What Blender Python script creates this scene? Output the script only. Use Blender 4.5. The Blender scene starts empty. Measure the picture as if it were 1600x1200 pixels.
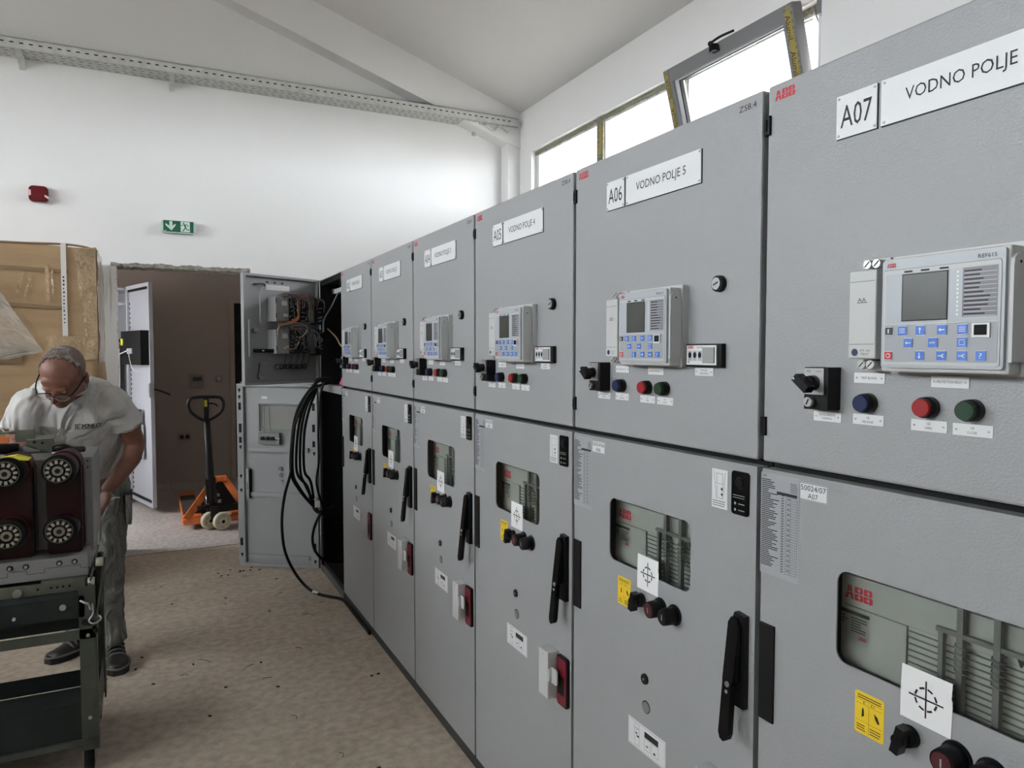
import bpy, bmesh, math, random
from mathutils import Vector, Matrix, noise
from mathutils.bvhtree import BVHTree
random.seed(7)
S = bpy.context.scene
COL = S.collection
pi = math.pi

# ------------------------------------------------------------------ camera
cam_d = bpy.data.cameras.new('camera')
cam = bpy.data.objects.new('camera', cam_d)
COL.objects.link(cam)
cam_d.sensor_width = 36.0
cam_d.lens = 1123.25 / 1600 * 36
cam_d.clip_start = 0.02
YAW, PITCH, CH = 0.462586, 0.044171, 1.46474
cam.location = (0, 0, CH)
cam.rotation_euler = (pi / 2 - PITCH, 0, -YAW)
S.camera = cam

# ------------------------------------------------------------------ world, daylight, exposure
S.view_settings.view_transform = 'Standard'
S.view_settings.look = 'None'
S.view_settings.gamma = 1
S.view_settings.use_curve_mapping = False
S.view_settings.exposure = 0.17
w = bpy.data.worlds.new('overcast_sky')
S.world = w
w.use_nodes = True
bg = w.node_tree.nodes['Background']
bg.inputs['Color'].default_value = (0.985, 0.975, 1.0, 1)
bg.inputs['Strength'].default_value = 24.0


def portal(loc, normal, sx, sy):
    """daylight portal across a window opening: guides the sky light through it"""
    ld = bpy.data.lights.new('sky_portal', 'AREA')
    ld.shape = 'RECTANGLE'
    ld.size = sx
    ld.size_y = sy
    ld.cycles.is_portal = True
    o = bpy.data.objects.new('sky_portal', ld)
    COL.objects.link(o)
    o.location = loc
    o.rotation_euler = Vector(normal).to_track_quat('-Z', 'Z').to_euler()
    return o


portal((3.02, 3.98, 2.92), (-1, 0, 0), 2.98, 0.62)
portal((-4.28, 2.1, 2.70), (1, 0, 0), 6.4, .86)
portal((-1.98, 6.7, 1.6), (1, 0, 0), .9, 1.2)

# ------------------------------------------------------------------ materials
MATS = {}


def mat(name, col, rough=.5, metal=0., spec=.5, nscale=0, namt=0., bump=0., bscale=200., emit=None,
        trans=0., alpha=1., coat=0.):
    m = bpy.data.materials.new(name)
    m.use_nodes = True
    nt = m.node_tree
    b = nt.nodes['Principled BSDF']
    b.inputs['Base Color'].default_value = (*col, 1)
    b.inputs['Roughness'].default_value = rough
    b.inputs['Metallic'].default_value = metal
    b.inputs['Specular IOR Level'].default_value = spec
    b.inputs['Coat Weight'].default_value = coat
    if trans:
        b.inputs['Transmission Weight'].default_value = trans
    if alpha < 1:
        b.inputs['Alpha'].default_value = alpha
    if emit:
        b.inputs['Emission Color'].default_value = (*emit[:3], 1)
        b.inputs['Emission Strength'].default_value = emit[3]
    tc = nt.nodes.new('ShaderNodeTexCoord')
    if nscale:
        n = nt.nodes.new('ShaderNodeTexNoise')
        n.inputs['Scale'].default_value = nscale
        n.inputs['Detail'].default_value = 6
        nt.links.new(tc.outputs['Object'], n.inputs['Vector'])
        r = nt.nodes.new('ShaderNodeMapRange')
        r.inputs['From Min'].default_value = .3
        r.inputs['From Max'].default_value = .7
        r.inputs['To Min'].default_value = 1 - namt
        r.inputs['To Max'].default_value = 1 + namt
        nt.links.new(n.outputs['Fac'], r.inputs['Value'])
        mx = nt.nodes.new('ShaderNodeVectorMath')
        mx.operation = 'SCALE'
        mx.inputs[0].default_value = col
        nt.links.new(r.outputs['Result'], mx.inputs['Scale'])
        nt.links.new(mx.outputs[0], b.inputs['Base Color'])
    if bump:
        n2 = nt.nodes.new('ShaderNodeTexNoise')
        n2.inputs['Scale'].default_value = bscale
        n2.inputs['Detail'].default_value = 3
        nt.links.new(tc.outputs['Object'], n2.inputs['Vector'])
        bp = nt.nodes.new('ShaderNodeBump')
        bp.inputs['Strength'].default_value = bump
        bp.inputs['Distance'].default_value = .01
        nt.links.new(n2.outputs['Fac'], bp.inputs['Height'])
        nt.links.new(bp.outputs['Normal'], b.inputs['Normal'])
    MATS[name] = m
    return m


def ramp_mat(name, stops, scale, rough, bump=.1, bscale=40, detail=10, stretch=(1, 1, 1), fine=None):
    """two-octave mottled surface"""
    m = mat(name, stops[0][1], rough, bump=bump, bscale=bscale)
    nt = m.node_tree
    b = nt.nodes['Principled BSDF']
    tc = [n for n in nt.nodes if n.type == 'TEX_COORD'][0]
    mp = nt.nodes.new('ShaderNodeMapping')
    mp.inputs['Scale'].default_value = stretch
    nt.links.new(tc.outputs['Object'], mp.inputs['Vector'])
    n = nt.nodes.new('ShaderNodeTexNoise')
    n.inputs['Scale'].default_value = scale
    n.inputs['Detail'].default_value = detail
    n.inputs['Roughness'].default_value = .62
    nt.links.new(mp.outputs['Vector'], n.inputs['Vector'])
    r = nt.nodes.new('ShaderNodeValToRGB')
    el = r.color_ramp.elements
    el[0].position, el[0].color = stops[0][0], (*stops[0][1], 1)
    el[1].position, el[1].color = stops[-1][0], (*stops[-1][1], 1)
    for p, c in stops[1:-1]:
        e = el.new(p)
        e.color = (*c, 1)
    nt.links.new(n.outputs['Fac'], r.inputs['Fac'])
    out = r.outputs['Color']
    if fine:
        n3 = nt.nodes.new('ShaderNodeTexNoise')
        n3.inputs['Scale'].default_value = fine[0]
        n3.inputs['Detail'].default_value = 4
        nt.links.new(tc.outputs['Object'], n3.inputs['Vector'])
        r3 = nt.nodes.new('ShaderNodeMapRange')
        r3.inputs['From Min'].default_value = .35
        r3.inputs['From Max'].default_value = .65
        r3.inputs['To Min'].default_value = 1 - fine[1]
        r3.inputs['To Max'].default_value = 1 + fine[1]
        nt.links.new(n3.outputs['Fac'], r3.inputs['Value'])
        mx = nt.nodes.new('ShaderNodeVectorMath')
        mx.operation = 'SCALE'
        nt.links.new(out, mx.inputs[0])
        nt.links.new(r3.outputs['Result'], mx.inputs['Scale'])
        out = mx.outputs[0]
    nt.links.new(out, b.inputs['Base Color'])
    return m


def glass_mat(name, tint, refl=.08):
    m = bpy.data.materials.new(name)
    m.use_nodes = True
    nt = m.node_tree
    nt.nodes.clear()
    o = nt.nodes.new('ShaderNodeOutputMaterial')
    t = nt.nodes.new('ShaderNodeBsdfTransparent')
    t.inputs['Color'].default_value = (*tint, 1)
    g = nt.nodes.new('ShaderNodeBsdfGlossy')
    g.inputs['Roughness'].default_value = .03
    mx = nt.nodes.new('ShaderNodeMixShader')
    mx.inputs['Fac'].default_value = refl
    nt.links.new(t.outputs[0], mx.inputs[1])
    nt.links.new(g.outputs[0], mx.inputs[2])
    nt.links.new(mx.outputs[0], o.inputs['Surface'])
    MATS[name] = m
    return m


mat('wall_paint', (.81, .80, .79), .85, nscale=1.5, namt=.02, bump=.05, bscale=60)
mat('ceiling_paint', (.74, .72, .70), .9, nscale=1.2, namt=.02)
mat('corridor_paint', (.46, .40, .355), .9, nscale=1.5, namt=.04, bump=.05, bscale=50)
mat('rough_plaster', (.30, .28, .25), .95, nscale=25, namt=.4, bump=.8, bscale=60)
ramp_mat('concrete', [(.30, (.37, .305, .235)), (.5, (.475, .40, .32)), (.72, (.57, .49, .40))], .9, .8, bump=.10,
         bscale=120, fine=(26, .15))
ramp_mat('corridor_floor', [(.3, (.36, .335, .31)), (.7, (.52, .50, .475))], 1.6, .8, bump=.25, bscale=60, fine=(30, .18))
mat('panel_grey', (.315, .322, .325), .42, nscale=2.2, namt=.02, bump=.14, bscale=260)
mat('panel_inner', (.34, .345, .34), .5, nscale=6, namt=.04)
mat('gap_black', (.012, .012, .012), .8, spec=.22)
mat('carcass', (.10, .105, .105), .55)
mat('plinth_dark', (.035, .035, .032), .7)
mat('black_plastic', (.006, .006, .0065), .38, spec=.22)
mat('black_gloss', (.005, .005, .0055), .2, spec=.22)
mat('black_rubber', (.008, .008, .008), .55, spec=.22)
mat('white_plate', (.72, .73, .73), .35)
mat('paper', (.80, .80, .79), .8)
mat('sticker_silver', (.36, .37, .385), .4)
mat('ink', (.012, .012, .016), .6)
mat('logo_red', (.50, .012, .03), .5)
mat('relay_white', (.52, .53, .52), .42)
mat('relay_bezel', (.42, .45, .48), .35)
mat('relay_keys', (.34, .36, .38), .4)
mat('lcd', (.05, .056, .048), .3, nscale=8, namt=.2)
mat('led_strip', (.19, .19, .21), .4)
mat('key_blue', (.06, .19, .62), .4)
mat('key_red', (.55, .04, .05), .4)
mat('key_dark', (.02, .03, .03), .4)
mat('btn_blue', (.005, .013, .065), .3)
mat('btn_red', (.30, .008, .011), .3)
mat('btn_green', (.006, .038, .014), .3)
mat('btn_maroon', (.06, .008, .012), .4)
mat('interlock_red', (.17, .012, .022), .3)
mat('chrome', (.45, .45, .45), .38, 1)
mat('silver', (.42, .42, .41), .35, .7)
mat('yellow', (.80, .55, .02), .5)
mat('yellow_tag', (.75, .72, .06), .5)
mat('orange', (.78, .20, .045), .38, nscale=14, namt=.2, coat=.2)
mat('frame_unlit_grey', (.20, .20, .205), .45, .2)  # grey darkened for the sash's unlit room side; the stay shares it
mat('frame_white', (.62, .63, .64), .4)
mat('film_yellow', (.36, .26, .04), .4)
mat('film_olive', (.20, .19, .13), .5, nscale=60, namt=.5)
mat('soffit_cream', (.72, .63, .43), .9)
mat('ground_ext', (.25, .235, .205), .9)
glass_mat('window_glass', (.93, .96, .97))
glass_mat('sight_glass', (.93, .95, .94), .04)
mat('breaker_face', (.40, .40, .37), .55)
mat('breaker_louvre', (.42, .425, .39), .55)
mat('breaker_dark', (.06, .065, .06), .6)
mat('louvre_gap', (.17, .175, .16), .6)
mat('rod_grey', (.20, .205, .195), .45, .3)
mat('galv', (.30, .31, .30), .42, .7, nscale=9, namt=.25)
mat('galv_tray', (.60, .605, .58), .55, .15, nscale=20, namt=.12)
mat('cart_steel', (.075, .085, .072), .45, .35, nscale=12, namt=.2)
mat('cart_dark', (.020, .025, .024), .6, nscale=10, namt=.2, spec=.22)
mat('olive_steel', (.17, .18, .14), .4, .6, nscale=18, namt=.2)
mat('breaker_grey', (.30, .295, .29), .5, nscale=7, namt=.05)
mat('pole_red', (.022, .0045, .005), .28, nscale=6, namt=.15, spec=.22)
mat('insul_red', (.06, .011, .015), .35, spec=.22)
mat('contact_silver', (.58, .57, .48), .3, .55)
mat('contact_hub', (.33, .32, .25), .35, .6)
ramp_mat('cardboard', [(.3, (.34, .225, .12)), (.7, (.46, .315, .175))], 2.2, .8, bump=.12, bscale=30, stretch=(1, 1, 5))
mat('cardboard_edge', (.25, .165, .09), .85)
mat('tape', (.44, .31, .175), .13, nscale=14, namt=.3, bump=1.0, bscale=55, coat=1.0, alpha=.85)
mat('strap', (.74, .70, .66), .35)
mat('plastic_film', (.75, .74, .72), .16, alpha=.34, bump=.7, bscale=22)
mat('skin', (.205, .083, .054), .5, nscale=18, namt=.13, bump=.10, bscale=160)
mat('skin_lip', (.26, .09, .07), .5)
ramp_mat('hair', [(.36, (.22, .105, .075)), (.5, (.13, .095, .08)), (.66, (.34, .31, .29))], 30, .75, bump=.6, bscale=380)
mat('shirt', (.60, .585, .56), .9, nscale=5, namt=.04)
mat('trousers', (.205, .205, .19), .9, nscale=9, namt=.10)
mat('trousers_dark', (.045, .045, .045), .9)
mat('shoe_black', (.018, .016, .015), .45)
mat('shoe_grey', (.13, .125, .115), .5)
mat('lens', (.6, .6, .6), .05, alpha=.18)
mat('eye_white', (.6, .58, .55), .3)
mat('sign_green', (.012, .115, .055), .4)
mat('sign_white', (.66, .78, .72), .4)
mat('clear_cover', (.62, .72, .68), .2)
mat('siren_red', (.13, .008, .012), .22, coat=.5)
mat('siren_lens', (.85, .55, .58), .2)
mat('wheel_cream', (.60, .56, .42), .5, nscale=20, namt=.15)
mat('jack_black', (.022, .022, .024), .4, spec=.22)
mat('thermo', (.30, .29, .275), .5)
mat('wire_orange', (.42, .12, .05), .5)
mat('wire_grey', (.28, .30, .36), .5)
mat('wire_dark', (.03, .035, .05), .5)
mat('wire_tan', (.38, .27, .18), .5)
mat('module_grey', (.30, .31, .295), .5)
mat('terminal_dark', (.035, .042, .055), .5, nscale=90, namt=.6, spec=.22)
mat('pink', (.75, .08, .22), .5)
mat('lamp_tube', (.7, .7, .7), .4)
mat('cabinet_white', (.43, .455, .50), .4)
mat('dirt', (.05, .042, .035), .9)


def shirt_folds(mname, sc, st):
    m = MATS[mname]
    nt = m.node_tree
    b = nt.nodes['Principled BSDF']
    tc = [n for n in nt.nodes if n.type == 'TEX_COORD'][0]
    mp = nt.nodes.new('ShaderNodeMapping')
    mp.inputs['Scale'].default_value = (1.0, 1.0, .45)
    nt.links.new(tc.outputs['Object'], mp.inputs['Vector'])
    n = nt.nodes.new('ShaderNodeTexNoise')
    n.inputs['Scale'].default_value = sc
    n.inputs['Detail'].default_value = 2
    n.inputs['Distortion'].default_value = 1.2
    nt.links.new(mp.outputs[0], n.inputs['Vector'])
    bp = nt.nodes.new('ShaderNodeBump')
    bp.inputs['Strength'].default_value = st
    bp.inputs['Distance'].default_value = .09
    nt.links.new(n.outputs['Fac'], bp.inputs['Height'])
    nt.links.new(bp.outputs['Normal'], b.inputs['Normal'])


shirt_folds('shirt', 9, .8)
shirt_folds('trousers', 11, .9)

# ------------------------------------------------------------------ mesh builder
_txt = {}


def text_geo(s):
    if s not in _txt:
        c = bpy.data.curves.new('t', 'FONT')
        c.body = s
        c.resolution_u = 2
        o = bpy.data.objects.new('t', c)
        COL.objects.link(o)
        bpy.context.view_layer.update()
        me = bpy.data.meshes.new_from_object(o.evaluated_get(bpy.context.evaluated_depsgraph_get()))
        vs = [tuple(v.co) for v in me.vertices]
        fs = [tuple(p.vertices) for p in me.polygons]
        bpy.data.objects.remove(o)
        bpy.data.curves.remove(c)
        bpy.data.meshes.remove(me)
        x0 = min(v[0] for v in vs)
        x1 = max(v[0] for v in vs)
        y0 = min(v[1] for v in vs)
        y1 = max(v[1] for v in vs)
        _txt[s] = ([((v[0] - x0) / (x1 - x0), (v[1] - y0) / (y1 - y0)) for v in vs], fs)
    return _txt[s]


LOGO = []
for poly in ([(.32, 1), (.48, 1), (.48, .54), (.19, .54)], [(.17, .47), (.48, .47), (.48, .27), (.38, .27), (.28, 0), (0, 0)]):
    LOGO.append(poly)
    LOGO.append([(1 - a, b) for a, b in poly][::-1])
for k in (1.06, 2.08):
    for poly in ([(0, 1), (.46, 1), (.46, .82), (.32, .82), (.32, .70), (.46, .70), (.46, .54), (0, .54)],
                 [(.54, 1), (.78, 1), (.90, .90), (.90, .64), (.82, .54), (.54, .54), (.54, .70), (.62, .70), (.62, .82), (.54, .82)],
                 [(0, .47), (.46, .47), (.46, .32), (.32, .32), (.32, .18), (.46, .18), (.46, 0), (0, 0)],
                 [(.54, .47), (.86, .47), (.97, .36), (.97, .10), (.86, 0), (.54, 0), (.54, .18), (.64, .18), (.64, .32), (.54, .32)]):
        LOGO.append([(k + a, b) for a, b in poly])


def rrect(x0, x1, z0, z1, r, n=4):
    pts = []
    for cx, cz, a0 in ((x1 - r, z1 - r, 0), (x0 + r, z1 - r, 90), (x0 + r, z0 + r, 180), (x1 - r, z0 + r, 270)):
        for i in range(n + 1):
            a = math.radians(a0 + 90 * i / n)
            pts.append((cx + r * math.cos(a), cz + r * math.sin(a)))
    return pts


class MB:
    def __init__(s):
        s.bm = bmesh.new()
        s.slots = []
        s.k = 0
        s.sm = False

    def m(s, name):
        if name not in s.slots:
            s.slots.append(name)
        s.k = s.slots.index(name)
        return s

    def face(s, vs, smooth=False):
        try:
            f = s.bm.faces.new(vs)
        except ValueError:
            return None
        f.material_index = s.k
        f.smooth = smooth
        return f

    def box(s, x0, x1, y0, y1, z0, z1, bev=0, seg=2):
        vs = [s.bm.verts.new((x, y, z)) for x in (x0, x1) for y in (y0, y1) for z in (z0, z1)]
        fs = []
        for a in ((0, 1, 3, 2), (4, 6, 7, 5), (0, 4, 5, 1), (2, 3, 7, 6), (0, 2, 6, 4), (1, 5, 7, 3)):
            fs.append(s.face([vs[i] for i in a]))
        if bev:
            es = list({e for f in fs for e in f.edges})
            r = bmesh.ops.bevel(s.bm, geom=es, offset=bev, segments=seg, affect='EDGES', profile=.5)
            for f in r['faces']:
                f.material_index = s.k
        return s

    def obox(s, c, ax, ay, az, hx, hy, hz):
        """box with centre c and half sizes along unit axes"""
        c = Vector(c)
        ax, ay, az = (Vector(a).normalized() for a in (ax, ay, az))
        vs = [s.bm.verts.new(c + ax * i * hx + ay * j * hy + az * k * hz) for i in (-1, 1) for j in (-1, 1) for k in (-1, 1)]
        for a in ((0, 1, 3, 2), (4, 6, 7, 5), (0, 4, 5, 1), (2, 3, 7, 6), (0, 2, 6, 4), (1, 5, 7, 3)):
            s.face([vs[i] for i in a])
        return s

    def beam(s, p0, p1, hw, hh, up=(0, 0, 1)):
        p0, p1 = Vector(p0), Vector(p1)
        d = (p1 - p0)
        ax = d.normalized()
        ay = Vector(up).cross(ax).normalized()
        az = ax.cross(ay)
        return s.obox((p0 + p1) / 2, ax, ay, az, d.length / 2, hw, hh)

    def prism(s, pts, y0, y1, axis='y', smooth=False):
        def P(a, b, t):
            return (a, t, b) if axis == 'y' else ((t, a, b) if axis == 'x' else (a, b, t))
        A = [s.bm.verts.new(P(a, b, y0)) for a, b in pts]
        B = [s.bm.verts.new(P(a, b, y1)) for a, b in pts]
        s.face(A)
        s.face(B[::-1])
        n = len(pts)
        for i in range(n):
            s.face([A[i], B[i], B[(i + 1) % n], A[(i + 1) % n]], smooth)
        return s

    def flat(s, pts, y):
        s.face([s.bm.verts.new((a, y, b)) for a, b in pts])
        return s

    def rect(s, x0, x1, z0, z1, y):
        return s.flat([(x0, z0), (x1, z0), (x1, z1), (x0, z1)], y)

    def text(s, t, x0, x1, z0, z1, y):
        vs, fs = text_geo(t)
        V = [s.bm.verts.new((x0 + a * (x1 - x0), y, z0 + b * (z1 - z0))) for a, b in vs]
        for f in fs:
            s.face([V[i] for i in f])
        return s

    def logo(s, x0, x1, z0, z1, y):
        for p in LOGO:
            s.flat([(x0 + a / 3.06 * (x1 - x0), z0 + b * (z1 - z0)) for a, b in p], y)
        return s

    def cyl(s, p0, p1, r0, r1=None, seg=20, cap=True, smooth=True):
        r1 = r0 if r1 is None else r1
        p0, p1 = Vector(p0), Vector(p1)
        d = (p1 - p0).normalized()
        u = d.orthogonal().normalized()
        v = d.cross(u)
        A = [s.bm.verts.new(p0 + (u * math.cos(2 * pi * i / seg) + v * math.sin(2 * pi * i / seg)) * r0) for i in range(seg)]
        B = [s.bm.verts.new(p1 + (u * math.cos(2 * pi * i / seg) + v * math.sin(2 * pi * i / seg)) * r1) for i in range(seg)]
        for i in range(seg):
            s.face([A[i], A[(i + 1) % seg], B[(i + 1) % seg], B[i]], smooth)
        if cap:
            s.face(A[::-1])
            s.face(B)
        return s

    def tube(s, pts, r, seg=8, sub=6, radii=None, closed=False):
        P = [Vector(p) for p in pts]
        if sub > 1:
            Q = []
            R = []
            n = len(P)
            rr = radii or [r] * n
            rng = range(n if closed else n - 1)
            for i in rng:
                g = (lambda k: P[k % n]) if closed else (lambda k: P[max(0, min(n - 1, k))])
                a, b, c, d = g(i - 1), g(i), g(i + 1), g(i + 2)
                for k in range(sub):
                    t = k / sub
                    Q.append(.5 * ((2 * b) + (c - a) * t + (2 * a - 5 * b + 4 * c - d) * t * t + (3 * b - a - 3 * c + d) * t ** 3))
                    R.append(rr[i] * (1 - t) + rr[(i + 1) % n] * t)
            if not closed:
                Q.append(P[-1])
                R.append(rr[-1])
        else:
            Q = P
            R = radii or [r] * len(P)
        up = None
        rings = []
        n = len(Q)
        for i in range(n):
            d = (Q[(i + 1) % n] - Q[i - 1]) if closed else (Q[min(i + 1, n - 1)] - Q[max(i - 1, 0)])
            d.normalize()
            if up is None:
                up = d.orthogonal().normalized()
            up = (up - d * up.dot(d)).normalized()
            v = d.cross(up)
            rings.append([s.bm.verts.new(Q[i] + (up * math.cos(2 * pi * k / seg) + v * math.sin(2 * pi * k / seg)) * R[i]) for k in range(seg)])
        m_ = n if closed else n - 1
        for i in range(m_):
            A, B = rings[i], rings[(i + 1) % n]
            for k in range(seg):
                s.face([A[k], A[(k + 1) % seg], B[(k + 1) % seg], B[k]], True)
        if not closed:
            s.face(rings[0][::-1])
            s.face(rings[-1])
        return s

    def ell(s, c, r, rot=None, us=20, vs=12):
        M = Matrix.Translation(c) @ (rot.to_4x4() if rot else Matrix.Identity(4)) @ Matrix.Diagonal((*r, 1))
        g = bmesh.ops.create_uvsphere(s.bm, u_segments=us, v_segments=vs, radius=1, matrix=M)
        for f in {f for v in g['verts'] for f in v.link_faces}:
            f.material_index = s.k
            f.smooth = True
        return s

    def limb(s, pts, radii, seg=16):
        for i in range(len(pts) - 1):
            s.cyl(pts[i], pts[i + 1], radii[i], radii[i + 1], seg)
        for p, r in zip(pts, radii):
            s.ell(p, (r, r, r), us=16, vs=10)
        return s

    def loft(s, rings, seg=28):
        """closed body through elliptical rings (centre, rx, ry, tilt about x)"""
        L = []
        for c, rx, ry, tl in rings:
            c = Vector(c)
            ax = Vector((1, 0, 0))
            ay = Vector((0, math.cos(tl), math.sin(tl)))
            L.append([s.bm.verts.new(c + ax * math.cos(2 * pi * k / seg) * rx + ay * math.sin(2 * pi * k / seg) * ry) for k in range(seg)])
        for A, B in zip(L, L[1:]):
            for k in range(seg):
                s.face([A[k], A[(k + 1) % seg], B[(k + 1) % seg], B[k]], True)
        s.face(L[0][::-1])
        s.face(L[-1])
        return s

    def holed(s, x0, x1, z0, z1, hole, y0, y1):
        fine = []
        for i, p in enumerate(hole):
            q = hole[(i + 1) % len(hole)]
            n = max(1, int(math.hypot(q[0] - p[0], q[1] - p[1]) / .02))
            fine += [(p[0] + (q[0] - p[0]) * k / n, p[1] + (q[1] - p[1]) * k / n) for k in range(n)]
        hole = fine
        cx = sum(p[0] for p in hole) / len(hole)
        cz = sum(p[1] for p in hole) / len(hole)

        def proj(p):
            dx, dz = p[0] - cx, p[1] - cz
            t = min(((x1 - cx) / dx if dx > 0 else (x0 - cx) / dx) if abs(dx) > 1e-9 else 1e9,
                    ((z1 - cz) / dz if dz > 0 else (z0 - cz) / dz) if abs(dz) > 1e-9 else 1e9)
            return (cx + dx * t, cz + dz * t)
        ang = lambda p: math.atan2(p[1] - cz, p[0] - cx) % (2 * pi)
        ring = [(ang(p), p) for p in hole]
        # outline corners, mapped onto nearest hole segment
        out = [proj(p) for p in hole]
        cor = [(x1, z1), (x0, z1), (x0, z0), (x1, z0)]
        n = len(hole)
        V = {}
        for y in (y0, y1):
            V[y] = ([s.bm.verts.new((a, y, b)) for a, b in hole], [s.bm.verts.new((a, y, b)) for a, b in out], [s.bm.verts.new((a, y, b)) for a, b in cor])
        for i in range(n):
            j = (i + 1) % n
            a0, a1 = ang(hole[i]), ang(hole[j])
            if a1 < a0:
                a1 += 2 * pi
            mid = []
            for k, c in enumerate(cor):
                ac = ang(c)
                if a0 < ac < a1 or a0 < ac + 2 * pi < a1:
                    mid.append(k)
            mid.sort(key=lambda k: -((ang(cor[k]) - a0) % (2 * pi)))
            for y in (y0, y1):
                H, Ou, C = V[y]
                f = [H[i], H[j], Ou[j]] + [C[k] for k in mid] + [Ou[i]]
                if y == y1:
                    f = f[::-1]
                s.face(f)
            s.face([V[y0][0][i], V[y1][0][i], V[y1][0][j], V[y0][0][j]])
            seq0 = [V[y0][1][i]] + [V[y0][2][k] for k in mid[::-1]] + [V[y0][1][j]]
            seq1 = [V[y1][1][i]] + [V[y1][2][k] for k in mid[::-1]] + [V[y1][1][j]]
            for q in range(len(seq0) - 1):
                s.face([seq0[q], seq0[q + 1], seq1[q + 1], seq1[q]])
        return s

    def mesh(s, name):
        me = bpy.data.meshes.new(name)
        bmesh.ops.recalc_face_normals(s.bm, faces=s.bm.faces)
        s.bm.to_mesh(me)
        s.bm.free()
        for n in s.slots:
            me.materials.append(MATS[n])
        return me

    def build(s, name, parent=None, label=None, cat=None, group=None, kind=None):
        return link(s.mesh(name), name, parent, label, cat, group, kind)


def link(me, name, parent=None, label=None, cat=None, group=None, kind=None):
    o = bpy.data.objects.new(name, me)
    COL.objects.link(o)
    if parent:
        o.parent = parent
    tag(o, label, cat, group, kind)
    return o


def tag(o, label=None, cat=None, group=None, kind=None):
    if label: o['label'] = label
    if cat: o['category'] = cat
    if group: o['group'] = group
    if kind: o['kind'] = kind
    return o


def empty(name, loc, rz=0, label=None, cat=None, group=None):
    o = bpy.data.objects.new(name, None)
    COL.objects.link(o)
    o.location = loc
    o.rotation_euler = (0, 0, rz)
    o.empty_display_size = .1
    return tag(o, label, cat, group)


def B(m=None):
    b = MB()
    if m:
        b.m(m)
    return b

# ================================================================== ROOM SHELL
XR, XL, YE, YB = 2.9, -4.2, 5.8, -3.6      # right wall, left wall, end wall, back wall
RX = (XR + XL) / 2                          # ridge
SL = .33
ZT = 3.54
ZRG = ZT + SL * (XR - RX)
ceil_z = lambda x: ZT + SL * ((XR - x) if x > RX else (x - XL))
st = dict(kind='structure')

b = B('concrete')
b.box(XL - .3, XR + .3, YB - .3, YE, -.12, 0)
b.build('floor', **st)
b = B('corridor_floor')
b.box(-2.3, 2.9, YE, 9.1, -.12, -.002)
b.m('dirt').prism([(-.235, 5.795), (0.1, 5.80), (.4, 5.792), (.76, 5.80), (.76, 5.807), (.35, 5.80), (.05, 5.808), (-.235, 5.803)], -.001, .0015, axis='z')
b.build('floor', **st)

# end wall with the rough doorway
DX0, DX1, DZ = -.235, .67, 2.08
b = B('wall_paint')
b.box(XL - .3, DX0, YE, YE + .22, 0, DZ)
b.box(DX1, XR + .3, YE, YE + .22, 0, DZ)
b.prism([(XL - .3, DZ), (XR + .3, DZ), (XR + .3, ceil_z(XR) + .1), (RX, ZRG + .1), (XL - .3, ceil_z(XL) + .1)], YE, YE + .22)
b.build('wall_end', **st)
# crumbling plaster and bare mortar round the opening
b = B('rough_plaster')
n = 60
pts_t, pts_b = [], []
for i in range(n + 1):
    x = DX0 - .02 + (DX1 - DX0 + .02) * i / n
    pts_t.append((x, DZ + .012 + .010 * noise.noise(Vector((x * 9, 1, 0))) + .008 * random.random()))
    pts_b.append((x, DZ - .008 - .008 * random.random()))
for i in range(n):
    b.prism([pts_b[i], pts_b[i + 1], pts_t[i + 1], pts_t[i]], YE - .006 - .006 * random.random(), YE + .2)
b.m('wall_paint')
for i in range(46):
    z0 = DZ * i / 46
    wd = .006 + .012 * random.random()
    b.prism([(DX0 - .02, z0), (DX0 + wd, z0), (DX0 + .006 + .012 * random.random(), z0 + DZ / 46), (DX0 - .02, z0 + DZ / 46)], YE - .004, YE + .2)
b.build('trim_1', **st)

# right wall with the window strip
WZ0, WZ1, WY0, WY1 = 2.62, 3.165, 2.49, 5.45
WT = .22
b = B('wall_paint')
b.box(XR, XR + WT, YB - .3, YE + .2, 0, WZ0)
b.box(XR, XR + WT, YB - .3, YE + .2, WZ1, ZT + .1)
b.box(XR, XR + WT, YB - .3, WY0, WZ0, WZ1)
b.box(XR, XR + WT, WY1, YE + .2, WZ0, WZ1)
b.build('wall_right', **st)
# left wall (beside and behind the camera) with its own window strip
LY0, LY1, LZ0, LZ1 = -1.1, 5.3, 2.27, 3.13
b = B('wall_paint')
b.box(XL - WT, XL, YB - .3, YE + .2, 0, LZ0)
b.box(XL - WT, XL, YB - .3, YE + .2, LZ1, ZT + .1)
b.box(XL - WT, XL, YB - .3, LY0, LZ0, LZ1)
b.box(XL - WT, XL, LY1, YE + .2, LZ0, LZ1)
b.build('wall_left', **st)
b = B('wall_paint')
b.prism([(XL - .3, 0), (XR + .3, 0), (XR + .3, ceil_z(XR) + .1), (RX, ZRG + .1), (XL - .3, ceil_z(XL) + .1)], YB - .25, YB)
b.build('wall_back', **st)
b = B('ceiling_paint')
for xa, xb in ((RX, XR + .9), (XL - .9, RX)):
    za = ZT + SL * (XR - xa) if xa >= RX - 1e-6 else ZT + SL * (xa - XL)
    zb = ZT + SL * (XR - xb) if xb > RX + 1e-6 else ZRG
    b.prism([(xa, za), (xb, zb), (xb, zb + .18), (xa, za + .18)], YB - .3, YE + .25)
b.build('ceiling', **st)

# rafter against the end wall and the corner column
b = B('wall_paint')
yb = 5.65
for xa, xb in ((RX, XR), (XL, RX)):
    za, zb = ceil_z(xa), ceil_z(xb)
    b.prism([(xa, za - .31), (xb, zb - .31), (xb, zb + .02), (xa, za + .02)], yb, YE + .02)
b.build('trim_2', **st)
b = B('wall_paint')
b.box(2.785, XR + .02, 5.66, YE + .02, 0, 3.27)
b.build('trim_3', **st)


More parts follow.
